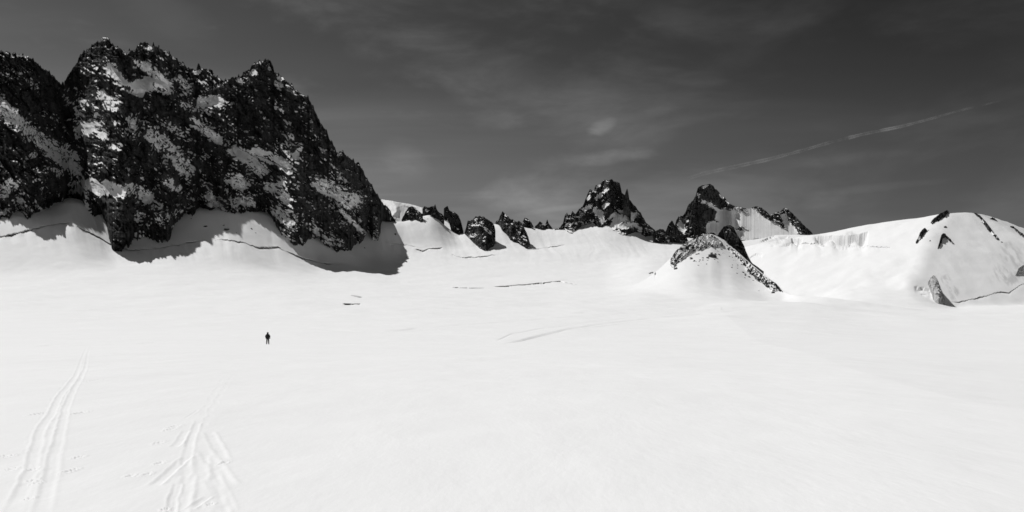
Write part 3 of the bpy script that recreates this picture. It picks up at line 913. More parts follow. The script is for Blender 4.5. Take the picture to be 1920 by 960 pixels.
MAJ = dict(
    ribs=[([(-60, 95), (-10, 250), (60, 330), (120, 350)], 90, 34), ([(150, 110), (185, 180), (215, 260), (235, 340), (238, 460)], 75, 36),
          ([(200, 75), (245, 215), (300, 330), (320, 440)], 46, 18), ([(270, 85), (330, 160), (430, 240), (540, 330), (600, 440)], 60, 22),
          ([(495, 113), (480, 200), (520, 290), (560, 360), (590, 440)], 55, 26), ([(560, 170), (600, 260), (640, 330), (690, 430)], 50, 24),
          ([(60, 330), (130, 340)], 30, 14), ([(230, 375), (246, 370)], 26, 12), ([(305, 405), (318, 412)], 20, 12), ([(575, 385), (590, 380)], 24, 12),
          ([(290, 152), (312, 166)], 18, 9), ([(35, 240), (30, 215), (5, 195)], 18, 10),
          # gullies
          ([(118, 158), (128, 230), (150, 300), (146, 360)], 40, -16), ([(232, 130), (300, 150), (380, 200), (430, 260), (520, 330)], 26, -14),
          ([(420, 255), (500, 300), (590, 340), (690, 430)], 24, -14), ([(350, 240), (420, 330), (450, 390)], 30, -12)],
    snow=[([(0, 195), (40, 235), (80, 265), (140, 320), (146, 350)], 15, 0.95), ([(100, 275), (140, 300)], 16, 0.7), ([(128, 178), (150, 190), (150, 230)], 13, 0.5),
          ([(152, 190), (148, 215), (158, 240)], 9, 0.9), ([(178, 172), (215, 190)], 10, 0.7), ([(150, 245), (185, 225)], 14, 1.0), ([(180, 235), (195, 250)], 10, 0.9),
          ([(170, 345), (185, 352), (222, 360)], 13, 1.1), ([(85, 315), (115, 325)], 7, 0.8), ([(50, 295), (65, 290)], 6, 0.8), ([(160, 390), (150, 340)], 9, 0.9),
          ([(205, 125), (240, 165), (262, 172), (300, 150), (285, 128), (255, 120)], 9, 1.0), ([(255, 160), (285, 158), (310, 165)], 13, 1.0), ([(270, 125), (312, 155)], 8, 0.9),
          ([(335, 148), (355, 165)], 7, 0.7), ([(380, 190), (410, 188)], 13, 1.0), ([(380, 203), (400, 215)], 5, 0.8), ([(362, 228), (385, 245), (408, 262)], 9, 1.0),
          ([(345, 195), (360, 205)], 8, 0.5), ([(240, 215), (250, 240)], 8, 0.6), ([(285, 255), (310, 275), (335, 300), (350, 318)], 17, 0.75), ([(320, 235), (345, 250)], 9, 0.6),
          ([(240, 355), (275, 368)], 14, 0.85), ([(315, 340), (330, 350)], 12, 0.7), ([(395, 372), (400, 385)], 12, 0.7), ([(255, 400), (262, 408)], 10, 0.7), ([(205, 270), (225, 275)], 7, 0.7),
          ([(440, 282), (470, 300), (492, 322)], 12, 0.75), ([(480, 285), (520, 300), (545, 315)], 10, 0.8), ([(432, 335), (455, 345)], 13, 0.9), ([(500, 350), (512, 350)], 10, 1.0),
          ([(530, 345), (535, 375)], 12, 0.85), ([(520, 395), (545, 410)], 14, 0.6), ([(447, 375), (470, 380)], 8, 0.8), ([(300, 415), (330, 400)], 8, 0.5),
          ([(540, 410), (552, 425)], 10, 0.6), ([(553, 292), (565, 275)], 7, 0.9), ([(540, 252), (550, 260)], 5, 0.8), ([(515, 200), (530, 206)], 4, 0.8),
          ([(562, 200), (575, 196)], 5, 0.6), ([(600, 345), (640, 365), (655, 378)], 15, 0.9), ([(655, 360), (680, 372)], 12, 0.8), ([(625, 320), (650, 335)], 9, 0.5),
          ([(640, 395), (660, 415), (685, 438)], 4, 1.0), ([(610, 445), (640, 455)], 8, 0.4), ([(580, 420), (620, 450)], 8, 0.35), ([(400, 165), (425, 150)], 3, 0.6),
          ([(448, 150), (452, 156)], 5, 1.2), ([(474, 134), (480, 138)], 5, 1.2), ([(505, 118), (505, 126)], 3, 1.2), ([(516, 155), (526, 163)], 6, 1.3), ([(522, 142), (525, 148)], 4, 1.1),
          ([(370, 136), (374, 134)], 4, 1.2), ([(288, 152), (300, 160)], 6, 1.2), ([(310, 96), (345, 122)], 4, 0.5), ([(232, 97), (240, 98)], 4, 1.1), ([(212, 87), (218, 88)], 3, 1.1),
          ([(20, 104), (52, 104)], 3, 1.0), ([(75, 122), (85, 128)], 3, 0.8), ([(40, 140), (70, 165)], 8, 0.45), ([(0, 360), (15, 355), (25, 345)], 12, 0.8), ([(30, 375), (40, 385), (55, 395)], 9, 0.7),
          ([(60, 340), (85, 335), (75, 365)], 4, 0.6), ([(10, 225), (20, 235)], 5, 0.8), ([(5, 400), (30, 396)], 8, 0.6), ([(170, 400), (178, 420)], 8, 0.6)],
    bare=[([(20, 160), (30, 195), (75, 190)], 18, 0.55), ([(15, 255), (20, 290), (40, 310)], 26, 0.7), ([(60, 350), (110, 345), (130, 340)], 22, 0.75), ([(50, 335), (90, 375)], 14, 0.4), ([(105, 170), (110, 210)], 16, 0.7),
          ([(165, 100), (200, 90), (240, 110)], 17, 0.8), ([(150, 150), (170, 148)], 10, 0.5), ([(165, 395), (200, 385), (240, 390)], 16, 0.8), ([(215, 430), (230, 445), (225, 460)], 16, 1.0), ([(245, 130), (262, 138)], 8, 0.9),
          ([(240, 148), (268, 150)], 6, 0.9), ([(215, 160), (240, 185), (260, 195)], 12, 0.7), ([(300, 190), (320, 205), (345, 225)], 19, 0.95), ([(270, 180), (300, 178)], 8, 0.6), ([(225, 280), (260, 290)], 16, 0.6),
          ([(270, 300), (285, 330)], 12, 0.8), ([(300, 330), (310, 320)], 7, 0.6), ([(360, 265), (400, 285), (430, 290)], 18, 0.7), ([(380, 310), (420, 325)], 20, 0.6), ([(400, 215), (440, 235), (470, 260)], 22, 0.5),
          ([(430, 160), (450, 190), (465, 230)], 26, 0.8), ([(490, 150), (500, 200), (515, 240)], 26, 0.95), ([(530, 180), (560, 235), (570, 270)], 22, 0.7), ([(480, 240), (530, 280)], 14, 0.7),
          ([(580, 280), (600, 310)], 20, 0.95), ([(600, 240), (612, 262)], 14, 0.6), ([(500, 330), (490, 345)], 8, 0.8), ([(560, 330), (600, 390), (640, 430)], 20, 0.65), ([(550, 345), (580, 400)], 16, 0.6),
          ([(640, 300), (690, 370), (700, 420)], 16, 0.55), ([(705, 385), (712, 410)], 9, 0.7), ([(620, 440), (650, 455)], 10, 0.5), ([(560, 435), (600, 440)], 12, 0.5), ([(700, 360), (735, 400)], 6, 0.8),
          ([(290, 430), (315, 438)], 10, 0.6), ([(370, 140), (400, 150)], 10, 0.5), ([(500, 120), (490, 135)], 8, 0.5)])
wall = relief('mountain', RIDGE, BASE, beta=64, step=0.75, jag=3.2, spike=2.4, amp=1.15, lam=34, thr=0.49, seed=5, diag=-0.5, back=48, bury=26,
              smooth_depth=6, noise_w=0.36, snow_k=3.6, ledge=17, pil=1.0, foot=0.9, sw=1.45, **MAJ)
tag(wall, 'huge dark rock wall streaked with snow rising above the shaded slope', 'mountain', kind='structure')

# ---- far snow summit behind the wall's foot
far_me = relief('snow_mountain', [(680, 420), (700, 385), (716, 374), (736, 377), (744, 379), (765, 382), (785, 387), (800, 392), (818, 402), (850, 425), (880, 450)],
                [(680, 460), (880, 460)], beta=40, step=1.0, jag=0.5, amp=0.12, lam=40, thr=-2.0, seed=9, depth=lambda x, y: 3600.0,
                ribs=[([(737, 376), (741, 395), (736, 420)], 22, 45)], bury=30)
tag(far_me, 'distant white snow summit seen past the end of the rock wall', 'mountain', kind='structure')

# ---- outcrops along the snow crest
GO = 'rock outcrops along the snow crest'
def outcrop(name, label, ridge, base, cat='rock outcrop', group=GO, **kw):
    a = dict(beta=72, step=0.5, jag=1.5, amp=1.25, lam=12, thr=0.56, spike=1.0, ledge=7, pil=0.8, foot=0.5, snow_k=3.0, noise_w=0.4, bury=10, smooth_depth=5, back=62)
    a.update(kw)
    o = relief(name, ridge, base, **a)
    return tag(o, label, cat, group)


outcrop('rock_outcrop', 'blunt dark rock pyramid standing on the crest next to the great wall', [(753, 413), (757, 405), (760, 397), (766, 388), (774, 387), (779, 390), (784, 396), (790, 400), (793, 401)],
        [(753, 414), (765, 412), (775, 410), (785, 415), (793, 413)], seed=21)
outcrop('rock_outcrop', 'low snow-dusted rocks just behind the thin pointed spire', [(792, 392), (796, 388), (802, 389), (808, 386), (813, 386)], [(792, 393), (800, 397), (813, 400)], seed=22, bare=(), snow=[([(800, 394)], 4, 1.0)])
outcrop('rock_outcrop', 'thin pointed rock spire with a broad foot on the snow crest', [(807, 404), (810, 397), (813, 389), (816, 382), (819, 393), (823, 398), (829, 401), (833, 407)], [(807, 405), (815, 409), (822, 413), (829, 415), (833, 412)], seed=23, jag=0.4)
outcrop('rock_outcrop', 'curved dark rock fin leaning beside the gap in the crest', [(832, 392), (835, 388), (839, 386), (842, 393), (848, 398), (854, 400), (860, 404), (864, 414), (867, 425), (869, 434)],
        [(832, 395), (839, 401), (844, 408), (848, 420), (856, 432), (864, 437), (869, 435)], seed=24, bare=[([(845, 405), (860, 425)], 10, 0.4)])
outcrop('rock_outcrop', 'broad square-topped rock bastion with snow streaks above its own shadow', [(871, 436), (874, 426), (877, 414), (882, 413), (890, 408), (900, 406), (908, 406), (913, 411), (917, 414), (922, 416), (927, 424), (930, 438), (929, 452)],
        [(871, 437), (878, 446), (886, 455), (896, 462), (906, 468), (912, 471), (918, 465), (925, 463), (929, 455)], seed=25,
        snow=[([(891, 411), (892, 420)], 3, 0.9), ([(885, 420), (896, 421)], 3, 0.9), ([(881, 442), (890, 441), (895, 437)], 3, 1.1), ([(909, 428), (919, 437)], 2.5, 1.1), ([(905, 410), (903, 420)], 3, 0.7)],
        bare=[([(880, 428), (900, 432)], 8, 0.5), ([(918, 450), (922, 455)], 9, 0.8), ([(890, 452), (905, 460)], 7, 0.5)], ribs=[([(900, 406), (905, 440), (908, 470)], 20, 7)])
outcrop('rock_outcrop', 'ragged sloping rock rib with a hooked tip on the snow crest', [(929, 416), (934, 414), (937, 406), (942, 397), (946, 400), (951, 404), (956, 410), (961, 413), (968, 416), (973, 414), (979, 419), (986, 432), (991, 445), (994, 458)],
        [(929, 419), (936, 424), (943, 433), (952, 442), (957, 450), (964, 455), (974, 456), (982, 462), (990, 468), (994, 464)], seed=26,
        snow=[([(946, 402), (950, 404)], 2, 1.0), ([(957, 407), (960, 410)], 2, 1.0), ([(962, 444), (966, 447)], 3, 0.9), ([(984, 440), (990, 450)], 4, 0.5)], ribs=[([(943, 397), (965, 430), (985, 462)], 18, 6)])
outcrop('rock_outcrop', 'small rounded rock knob with a snowy left edge', [(980, 416), (984, 410), (990, 410), (996, 416), (1000, 423), (1002, 430)], [(980, 419), (988, 424), (997, 430), (1002, 431)], seed=27)
outcrop('rock_outcrop', 'low rock with one thin prong beside a patch of snow', [(1003, 424), (1008, 420), (1012, 415), (1017, 418), (1023, 420), (1026, 411), (1029, 419), (1036, 428)], [(1003, 425), (1010, 429), (1014, 432), (1025, 428), (1036, 429)], seed=28, jag=0.5,
        snow=[([(1014, 420), (1024, 420)], 2.5, 1.1)])

# ---- the castle-like peak
pk = relief('rock_peak', [(1040, 430), (1048, 428), (1056, 418), (1059, 405), (1063, 398), (1066, 405), (1073, 396), (1079, 402), (1086, 391), (1092, 388), (1097, 377), (1101, 366), (1106, 356), (1112, 357), (1117, 346), (1124, 347),
            (1131, 340), (1137, 336), (1142, 339), (1147, 335), (1151, 340), (1157, 341), (1162, 343), (1164, 352), (1166, 362), (1170, 364), (1173, 368), (1178, 372), (1184, 378), (1190, 386), (1196, 393), (1200, 398),
            (1206, 408), (1212, 418), (1220, 425), (1228, 432), (1236, 439)],
            [(1040, 431), (1060, 431), (1068, 437), (1077, 437), (1084, 426), (1100, 421), (1114, 418), (1122, 427), (1132, 424), (1140, 423), (1150, 430), (1158, 438), (1170, 441), (1182, 438), (1195, 436), (1212, 444), (1222, 442), (1236, 440)],
            beta=66, step=0.5, jag=1.5, spike=1.4, amp=1.2, lam=14, thr=0.52, ssl=19, ledge=7, pil=0.8, snow_k=3.0, noise_w=0.4, seed=31, bury=16, back=58, smooth_depth=10,
            ribs=[([(1150, 338), (1144, 370), (1136, 405)], 16, 5), ([(1178, 358), (1176, 385), (1168, 405)], 11, 4), ([(1110, 355), (1105, 390)], 16, 6), ([(1168, 366), (1160, 400)], 8, -6), ([(1190, 390), (1205, 430)], 14, 5)],
            snow=[([(1120, 349), (1124, 347)], 3, 1.0), ([(1113, 355), (1116, 357)], 3, 1.0), ([(1133, 358), (1140, 353)], 3, 1.1), ([(1119, 370), (1126, 365)], 4, 1.1), ([(1132, 387), (1140, 380)], 4, 1.1), ([(1094, 392), (1108, 386)], 4, 1.0),
                  ([(1116, 394), (1128, 402), (1130, 414)], 6, 1.1), ([(1143, 408), (1153, 402)], 4, 1.0), ([(1160, 394), (1166, 396)], 3, 0.9), ([(1150, 425), (1160, 410), (1185, 405)], 8, 1.1), ([(1185, 412), (1192, 398)], 4, 0.9), ([(1165, 424), (1190, 420), (1200, 430)], 5, 0.9),
                  ([(1064, 406), (1070, 408)], 2.5, 1.0), ([(1087, 406), (1092, 400)], 3, 0.8), ([(1103, 373), (1106, 368)], 2.5, 0.9), ([(1080, 418), (1090, 420)], 3, 0.6), ([(1210, 432), (1225, 436)], 4, 0.7)],
            bare=[([(1152, 345), (1148, 365), (1142, 380)], 10, 1.1), ([(1144, 388), (1136, 405)], 7, 1.0), ([(1112, 378), (1122, 385)], 8, 0.5), ([(1158, 370), (1160, 388)], 5, 0.6), ([(1180, 380), (1186, 395)], 6, 0.8), ([(1105, 408), (1115, 412)], 8, 0.5), ([(1168, 434), (1175, 436)], 8, 0.6),
                  ([(1125, 421)], 7, 0.7), ([(1146, 418)], 7, 0.7), ([(1200, 412)], 6, 0.5)])
tag(pk, 'jagged castle-like rock peak with a smooth dark slab and snow patches', 'rock peak', 'rock peaks behind the glacier')
nd = relief('needle', [(1168, 392), (1170, 372), (1173, 360), (1176, 353), (1178, 360), (1180, 374), (1183, 392)], [(1168, 396), (1176, 400), (1183, 396)], beta=80, step=0.4, jag=0.3, amp=0.5, lam=9, thr=0.8, seed=33,
            depth=lambda x, y: depth_at(1175, 438) + 16, bury=6, back=70)
nd.parent = pk

# ---- dark tooth between the two peaks
outcrop('rock_outcrop', 'pointed dark tooth with rubble below, in the gap between the two peaks', [(1224, 440), (1230, 433), (1237, 430), (1243, 430), (1248, 433), (1252, 423), (1256, 418), (1260, 413), (1264, 420), (1268, 428), (1274, 432), (1282, 440), (1292, 452)],
        [(1224, 446), (1232, 453), (1242, 459), (1250, 459), (1258, 465), (1266, 469), (1275, 465), (1292, 456)], seed=35, snow=[([(1251, 444), (1252, 452)], 3, 0.9), ([(1262, 440), (1275, 442)], 3, 0.5), ([(1240, 437)], 3, 0.7)], thr=0.62,
        depth=lambda x, y: float(np.interp(x, [1224, 1292], [1545, 1590])))

# ---- the second peak, its slab and the ridge running off it
pb = relief('rock_peak', [(1264, 428), (1268, 414), (1273, 406), (1280, 404), (1286, 396), (1291, 384), (1299, 376), (1304, 367), (1308, 353), (1315, 348), (1324, 347), (1331, 345), (1337, 347), (1341, 354), (1347, 359), (1352, 366),
            (1360, 372), (1366, 380), (1374, 385), (1384, 388), (1396, 391), (1406, 391), (1414, 388), (1420, 387), (1428, 390), (1436, 395), (1444, 404), (1449, 401), (1458, 397), (1464, 396), (1470, 390), (1478, 393), (1486, 400), (1494, 408), (1501, 416), (1510, 425), (1520, 433), (1526, 441)],
            [(1264, 446), (1272, 452), (1282, 456), (1290, 458), (1300, 458), (1312, 456), (1324, 452), (1334, 452), (1350, 454), (1400, 452), (1430, 446), (1470, 444), (1500, 449), (1526, 443)],
            beta=58, step=0.5, jag=1.3, spike=1.0, amp=1.0, lam=14, thr=0.54, ssl=17, ledge=7, pil=0.8, snow_k=3.0, noise_w=0.4, seed=41, bury=18, back=55, smooth_depth=12,
            depth=lambda x, y: float(np.interp(x, [1264, 1300, 1340, 1440, 1526], [1690, 1680, 1720, 1790, 1860])),
            ribs=[([(1330, 347), (1345, 372), (1372, 400)], 18, 8), ([(1302, 378), (1300, 410), (1305, 440)], 17, 7), ([(1470, 392), (1495, 425), (1508, 445)], 14, 6), ([(1425, 390), (1448, 415)], 14, 5), ([(1325, 395), (1345, 405)], 12, 4)],
            snow=[([(1312, 376), (1325, 380), (1335, 386), (1348, 394)], 3.5, 1.0), ([(1318, 350), (1326, 347)], 2.5, 0.9), ([(1275, 420), (1280, 430)], 6, 1.2), ([(1290, 413)], 3, 1.0), ([(1350, 365), (1354, 369)], 3, 0.9), ([(1378, 388), (1400, 396)], 5, 0.5),
                  ([(1355, 405), (1400, 415), (1450, 432)], 15, 1.5), ([(1335, 425), (1360, 430)], 13, 1.5), ([(1390, 410), (1430, 418), (1470, 436), (1490, 444)], 9, 1.4), ([(1405, 394), (1420, 405), (1440, 416)], 6, 1.2), ([(1470, 405), (1480, 425), (1490, 436)], 6, 1.2), ([(1380, 440), (1480, 446)], 9, 1.5),
                  ([(1374, 395), (1385, 402)], 5, 0.9), ([(1308, 364), (1310, 368)], 3, 0.7)],
            bare=[([(1306, 380), (1302, 405), (1306, 430)], 13, 0.95), ([(1318, 390), (1320, 415)], 10, 0.9), ([(1330, 355), (1350, 378), (1370, 396)], 8, 0.85), ([(1314, 356), (1325, 360)], 8, 0.5), ([(1332, 400), (1342, 408), (1336, 418)], 7, 0.8), ([(1430, 393), (1445, 408)], 5, 0.6), ([(1480, 398), (1500, 420), (1515, 440)], 5, 0.7)])
tag(pb, 'flat-topped rock peak with a pale slab and a long snowy ridge trailing off', 'rock peak', 'rock peaks behind the glacier')

# ---- black tower at the top of the knoll
outcrop('rock_tower', 'black blunt rock tower leaning over the crest of the stony knoll', [(1343, 446), (1348, 437), (1353, 430), (1358, 424), (1364, 423), (1370, 422), (1376, 426), (1380, 436), (1385, 444), (1391, 452), (1395, 460), (1399, 472), (1405, 485), (1411, 494), (1422, 501), (1432, 509)],
        [(1343, 447), (1352, 450), (1362, 458), (1374, 467), (1386, 477), (1397, 487), (1408, 497), (1420, 506), (1432, 512)], cat='rock tower', group=None, seed=45, beta=76, jag=0.5, spike=0.2, thr=0.75, lam=14,
        depth=lambda x, y: float(np.interp(x, KX, KD)) + 5.0, bare=[([(1360, 440), (1390, 465), (1410, 495)], 20, 0.8)], snow=[([(1361, 433), (1368, 430)], 2.5, 1.5)], ribs=[([(1362, 424), (1366, 460)], 10, 4)], bury=14)


ICE = rock_material('ice_shade', sc=1.0, dark=0.25, light=0.65, edge=0.3)  # grey ice, darkened so its colour also carries the hollow's shade

# ---- broken ice at the foot of the dome
ICE_CLIFF = 'ice cliffs at the foot of the dome'
ic = relief('ice_cliff', [(1740, 530), (1745, 521), (1750, 516), (1754, 517), (1759, 527), (1764, 539), (1769, 553), (1773, 569)],
            [(1740, 533), (1744, 544), (1748, 554), (1752, 565), (1757, 569), (1764, 571), (1770, 572), (1773, 572)], beta=78, step=0.4, jag=0.8, amp=1.2, lam=10, thr=0.62, mat=ICE, ledge=6, seed=61, back=8, bury=6)
tag(ic, 'broken ice cliff with a dark hollow at the lowest corner of the snow dome', 'ice cliff')
ic = relief('ice_cliff', [(1904, 516), (1910, 503), (1918, 497), (1930, 495), (1945, 500)], [(1904, 518), (1912, 514), (1922, 512), (1945, 514)], beta=70, step=0.5, jag=0.6, amp=0.8, lam=10, thr=0.6, mat=ICE, seed=63, back=14, bury=8)
tag(ic, 'small shaded ice step on the far flank of the snow dome', 'ice cliff')


# ------------------------------------------------------------------ single rocks on the snow
STONE = rock_material('stone', sc=2.0, dark=0.03, light=0.08, edge=0.2)


def stone_mesh(seed):
    rng = random.Random(seed)
    bm = bmesh.new()
    bmesh.ops.create_icosphere(bm, subdivisions=4, radius=1.0)
    planes = []
    for _ in range(16):
        v = Vector((rng.gauss(0, 1), rng.gauss(0, 1), rng.gauss(0, 1))).normalized()
        planes.append((v, rng.uniform(0.55, 0.9)))
    for v in bm.verts:
        for n, d in planes:
            q = v.co.dot(n)
            if q > d:
                v.co -= n * (q - d)
    co = np.array([v.co for v in bm.verts])
    w = 0.10 * fbm2(co[:, 0] * 2.3 + co[:, 2] * 1.1, co[:, 1] * 2.3 + co[:, 2] * 1.7, 4, 0.6, seed)
    for v, k in zip(bm.verts, w):
        v.co *= 1 + float(k)
    bm.normal_update()
    sv = [1.7 * (v.normal.z - 0.66) + 0.25 * rng.uniform(-1, 1) - 0.1 for v in bm.verts]
    me = bpy.data.meshes.new('rock')
    bm.to_mesh(me)
    bm.free()
    at = me.attributes.new('snow', 'FLOAT', 'POINT')
    at.data.foreach_set('value', np.array(sv, np.float32))
    me.materials.append(STONE)
    return me


STONES = [stone_mesh(s) for s in range(7)]


def stone(name, label, x, y, w, h, rng, cat='rock', group=None, tilt=0.0, sink=0.25):
    D = depth_at(x, y)
    X = (x - CX) / F * D
    o = link(name, STONES[rng.randrange(7)])
    k = D / F * 0.5
    o.scale = (w * k * 1.08, max(w, h) * k * 0.8, h * k * 1.15)
    o.location = (X, D + 0.5 * w * k * 0.3, EYE + (HY - y) / F * D - h * k * sink * 0.3)
    o.rotation_euler = (rng.uniform(-0.2, 0.2), tilt, rng.uniform(-0.5, 0.5))
    return tag(o, label, cat, group)


rng = random.Random(4)
RUB = dict(cat='rock outcrop', group='broken rock breaking through the snow of the knoll', beta=50, jag=1.0, lam=8, smooth_depth=2, bury=4, amp=1.5, ledge=0, pil=0, foot=0.6, back=40, noise_w=1.0, snow_k=1.6)
outcrop('rock_outcrop', 'broken rock and snow rubble along the top of the stony knoll', [(1257, 486), (1263, 476), (1270, 468), (1280, 460), (1290, 452), (1304, 446), (1320, 438), (1334, 440), (1346, 447), (1356, 456)],
        [(1257, 498), (1263, 502), (1270, 492), (1280, 488), (1290, 482), (1304, 474), (1320, 468), (1334, 464), (1346, 466), (1356, 464)], seed=77, thr=0.26,
        snow=[([(1325, 446), (1345, 455)], 6, 0.5)], bare=[([(1292, 462)], 5, 0.6)], **RUB)
outcrop('rock_outcrop', 'thin strip of broken rock running down the far edge of the stony knoll', [(1362, 459), (1375, 468), (1390, 481), (1405, 494), (1420, 506), (1436, 519), (1448, 527), (1456, 532), (1463, 541), (1468, 548)],
        [(1362, 464), (1375, 478), (1390, 494), (1405, 514), (1420, 526), (1436, 538), (1448, 545), (1456, 546), (1463, 548), (1468, 550)], seed=78, thr=0.34, bare=[([(1452, 529), (1458, 534), (1465, 545)], 4, 0.9), ([(1410, 516), (1425, 527)], 4, 0.7), ([(1436, 531)], 4, 0.5)], **RUB)
GK = 'dark rocks scattered over the snowy knoll'
LK = 'small dark rock half buried in the snow of the stony knoll'
stone('rock', 'broad dark rock alone in the middle of the knoll snow face', 1337, 482, 17, 11, rng, group=GK, tilt=0.3)
spots = [(1299, 472, 8, 5), (1283, 479, 9, 6), (1297, 486, 8, 6), (1265, 486, 8, 10), (1262, 497, 7, 7), (1268, 499, 5, 5), (1271, 476, 7, 6), (1312, 446, 8, 5), (1325, 446, 7, 4), (1302, 455, 9, 5), (1310, 464, 6, 6), (1352, 468, 6, 5),
         (1345, 472, 6, 4), (1306, 478, 6, 5), (1275, 490, 5, 4), (1287, 484, 6, 4), (1333, 452, 5, 4), (1316, 470, 5, 3), (1294, 449, 5, 4), (1285, 455, 6, 4), (1278, 465, 6, 4), (1304, 490, 4, 3), (1348, 478, 5, 4), (1329, 486, 6, 4), (1338, 462, 4, 3),
         (1374, 468, 6, 4), (1381, 473, 7, 4), (1386, 480, 7, 4), (1393, 486, 6, 4), (1398, 494, 6, 4), (1372, 483, 5, 3), (1378, 489, 4, 3), (1402, 498, 9, 5), (1409, 503, 7, 4), (1400, 508, 5, 3), (1411, 518, 10, 6), (1419, 522, 9, 5), (1424, 527, 8, 5),
         (1436, 530, 7, 6), (1440, 536, 6, 5), (1425, 516, 5, 4), (1446, 540, 6, 4), (1452, 543, 6, 4), (1450, 527, 5, 5), (1456, 531, 6, 6), (1460, 537, 5, 6), (1464, 543, 4, 5), (1367, 474, 4, 3), (1390, 496, 4, 3), (1318, 488, 4, 3), (1358, 476, 3, 3), (1308, 452, 4, 3), (1320, 450, 4, 3)]
RBX = [1257, 1270, 1290, 1304, 1320, 1346, 1362, 1375, 1390, 1405, 1420, 1436, 1448, 1468]
RBY = [500, 494, 484, 477, 471, 468, 466, 480, 496, 516, 528, 540, 547, 552]
for x, y, w, h in spots:
    if y < np.interp(x, RBX, RBY):
        continue          # that spot is inside the broken rock already built
    stone('rock', LK, x, y, w, h, rng, group=GK, tilt=rng.uniform(-0.4, 0.4))
for _ in range(70):
    if rng.random() < 0.62:
        x, y = rng.gauss(1310, 26), rng.gauss(484, 11)
        if y < np.interp(x, RBX, RBY) + 1 or x < 1262 or x > 1365 or y > 506:
            continue
    else:
        t = rng.random()
        x, y = 1368 + 92 * t + rng.gauss(0, 6), 480 + 66 * t + rng.gauss(8, 7)
        if y < np.interp(x, RBX, RBY) + 1 or x > 1455:
            continue
    w = rng.choice((4, 4.5, 5, 6, 8))
    stone('rock', LK, x, y, w, w * 0.75, rng, group=GK, sink=0.05)

GD = 'dark rock outcrops on the snow dome'
BAND = dict(cat='rock outcrop', group=GD, beta=62, jag=1.0, lam=9, thr=0.60, smooth_depth=2, bury=5, amp=1.0, ledge=5, foot=0.3, back=30)
outcrop('rock_outcrop', 'dark sloping rock band at the top corner of the snow dome', [(1745, 417), (1751, 409), (1758, 404), (1765, 399), (1771, 396), (1776, 394), (1779, 397)], [(1745, 419), (1754, 417), (1762, 412), (1768, 408), (1774, 404), (1779, 400)], seed=71, **BAND)
outcrop('rock_outcrop', 'short broken rock line on the bright flank of the snow dome', [(1717, 453), (1721, 446), (1725, 436), (1730, 430), (1734, 427), (1738, 430)], [(1717, 456), (1723, 453), (1727, 447), (1731, 439), (1738, 433)], seed=72, snow=[([(1722, 447), (1724, 444)], 2.5, 1.2)], **BAND)
outcrop('rock_outcrop', 'forked dark outcrop astride the edge of the snow dome', [(1758, 466), (1762, 452), (1765, 441), (1769, 437), (1774, 440), (1780, 446), (1785, 452), (1789, 457)], [(1758, 468), (1763, 462), (1768, 450), (1773, 447), (1779, 451), (1785, 457), (1789, 459)], seed=73, **BAND)
outcrop('rock_outcrop', 'long dark rock band descending from the summit of the snow dome', [(1826, 399), (1832, 400), (1838, 405), (1845, 412), (1851, 419), (1857, 427), (1863, 437), (1868, 441), (1874, 448)], [(1826, 401), (1832, 406), (1838, 412), (1845, 421), (1851, 430), (1857, 436), (1863, 444), (1868, 449), (1874, 451)], seed=74,
        snow=[([(1840, 412), (1843, 416)], 2.5, 1.0), ([(1859, 436), (1861, 439)], 2.5, 1.2)], **BAND)
outcrop('rock_outcrop', 'low dark rock on the skyline past the summit of the snow dome', [(1856, 410), (1861, 408), (1866, 411), (1871, 415)], [(1856, 411), (1863, 413), (1871, 416)], seed=75, **BAND)
outcrop('rock_outcrop', 'dark rock strip along the falling skyline of the snow dome', [(1894, 424), (1900, 425), (1906, 429), (1912, 434), (1918, 438), (1926, 444)], [(1894, 426), (1902, 431), (1910, 438), (1918, 445), (1926, 449)], seed=76, **BAND)
for x, y, w, h, tl, lab in (
    (1773, 427, 7, 6, 0.6, 'single small dark rock between the dome corner band and the forked rock'),
    (1741, 432, 4, 2.5, 0, 'tiny flat rock alone on the bright dome flank'),
    (1744, 452, 3, 4, -0.3, 'tiny upright rock alone on the bright dome flank'),
    (1761, 466, 9, 4, 0.2, 'flat rock lowest on the dome edge below the forked outcrop'),
    (1878, 455, 4, 4, 0.5, 'tiny rock beyond the end of the long band on the dome')):
    stone('rock', lab, x, y, w, h, rng, group=GD, tilt=tl)
for x, y, w, h, lab in ((796, 409, 3, 2, 'tiny upper stone in the snow below the crest rocks'), (802, 411, 3.4, 2.4, 'tiny farther stone in the snow below the crest rocks'), (794, 413, 3, 2, 'tiny lower stone in the snow below the crest rocks'),
                        (1069, 434, 12, 8, 'isolated dark rock on the snow under the castle-like peak'), (1151, 433, 5, 3, 'tiny stone in the snow under the slab of the castle-like peak')):
    stone('rock', lab, x, y, w, h, rng, group='loose rocks below the crest')
for x, y, w, h, lab in ((425, 431, 11, 6, 'biggest dark rock poking out of the shaded snow apron under the wall'), (420, 423, 6, 4, 'dark rock just above the biggest one on the shaded apron'),
                        (443, 437, 4, 3, 'narrow rock beyond the biggest one on the shaded apron'), (471, 430, 6, 5, 'upper of two dark rocks on the apron under the middle of the wall'), (477, 437, 7, 4, 'lower of two dark rocks on the apron under the middle of the wall'),
                        (386, 425, 9, 4, 'flat dark rock on the shaded apron nearest the deep buttress'), (359, 411, 4, 3, 'tiny rock on the apron near the buttress foot'), (741, 440, 5, 7, 'single dark rock in the shade past the end of the wall'),
                        (683, 465, 5, 3, 'small rock in the shade below the last buttress of the wall')):
    stone('rock', lab, x, y, w, h, rng, group='rocks on the shaded snow apron')


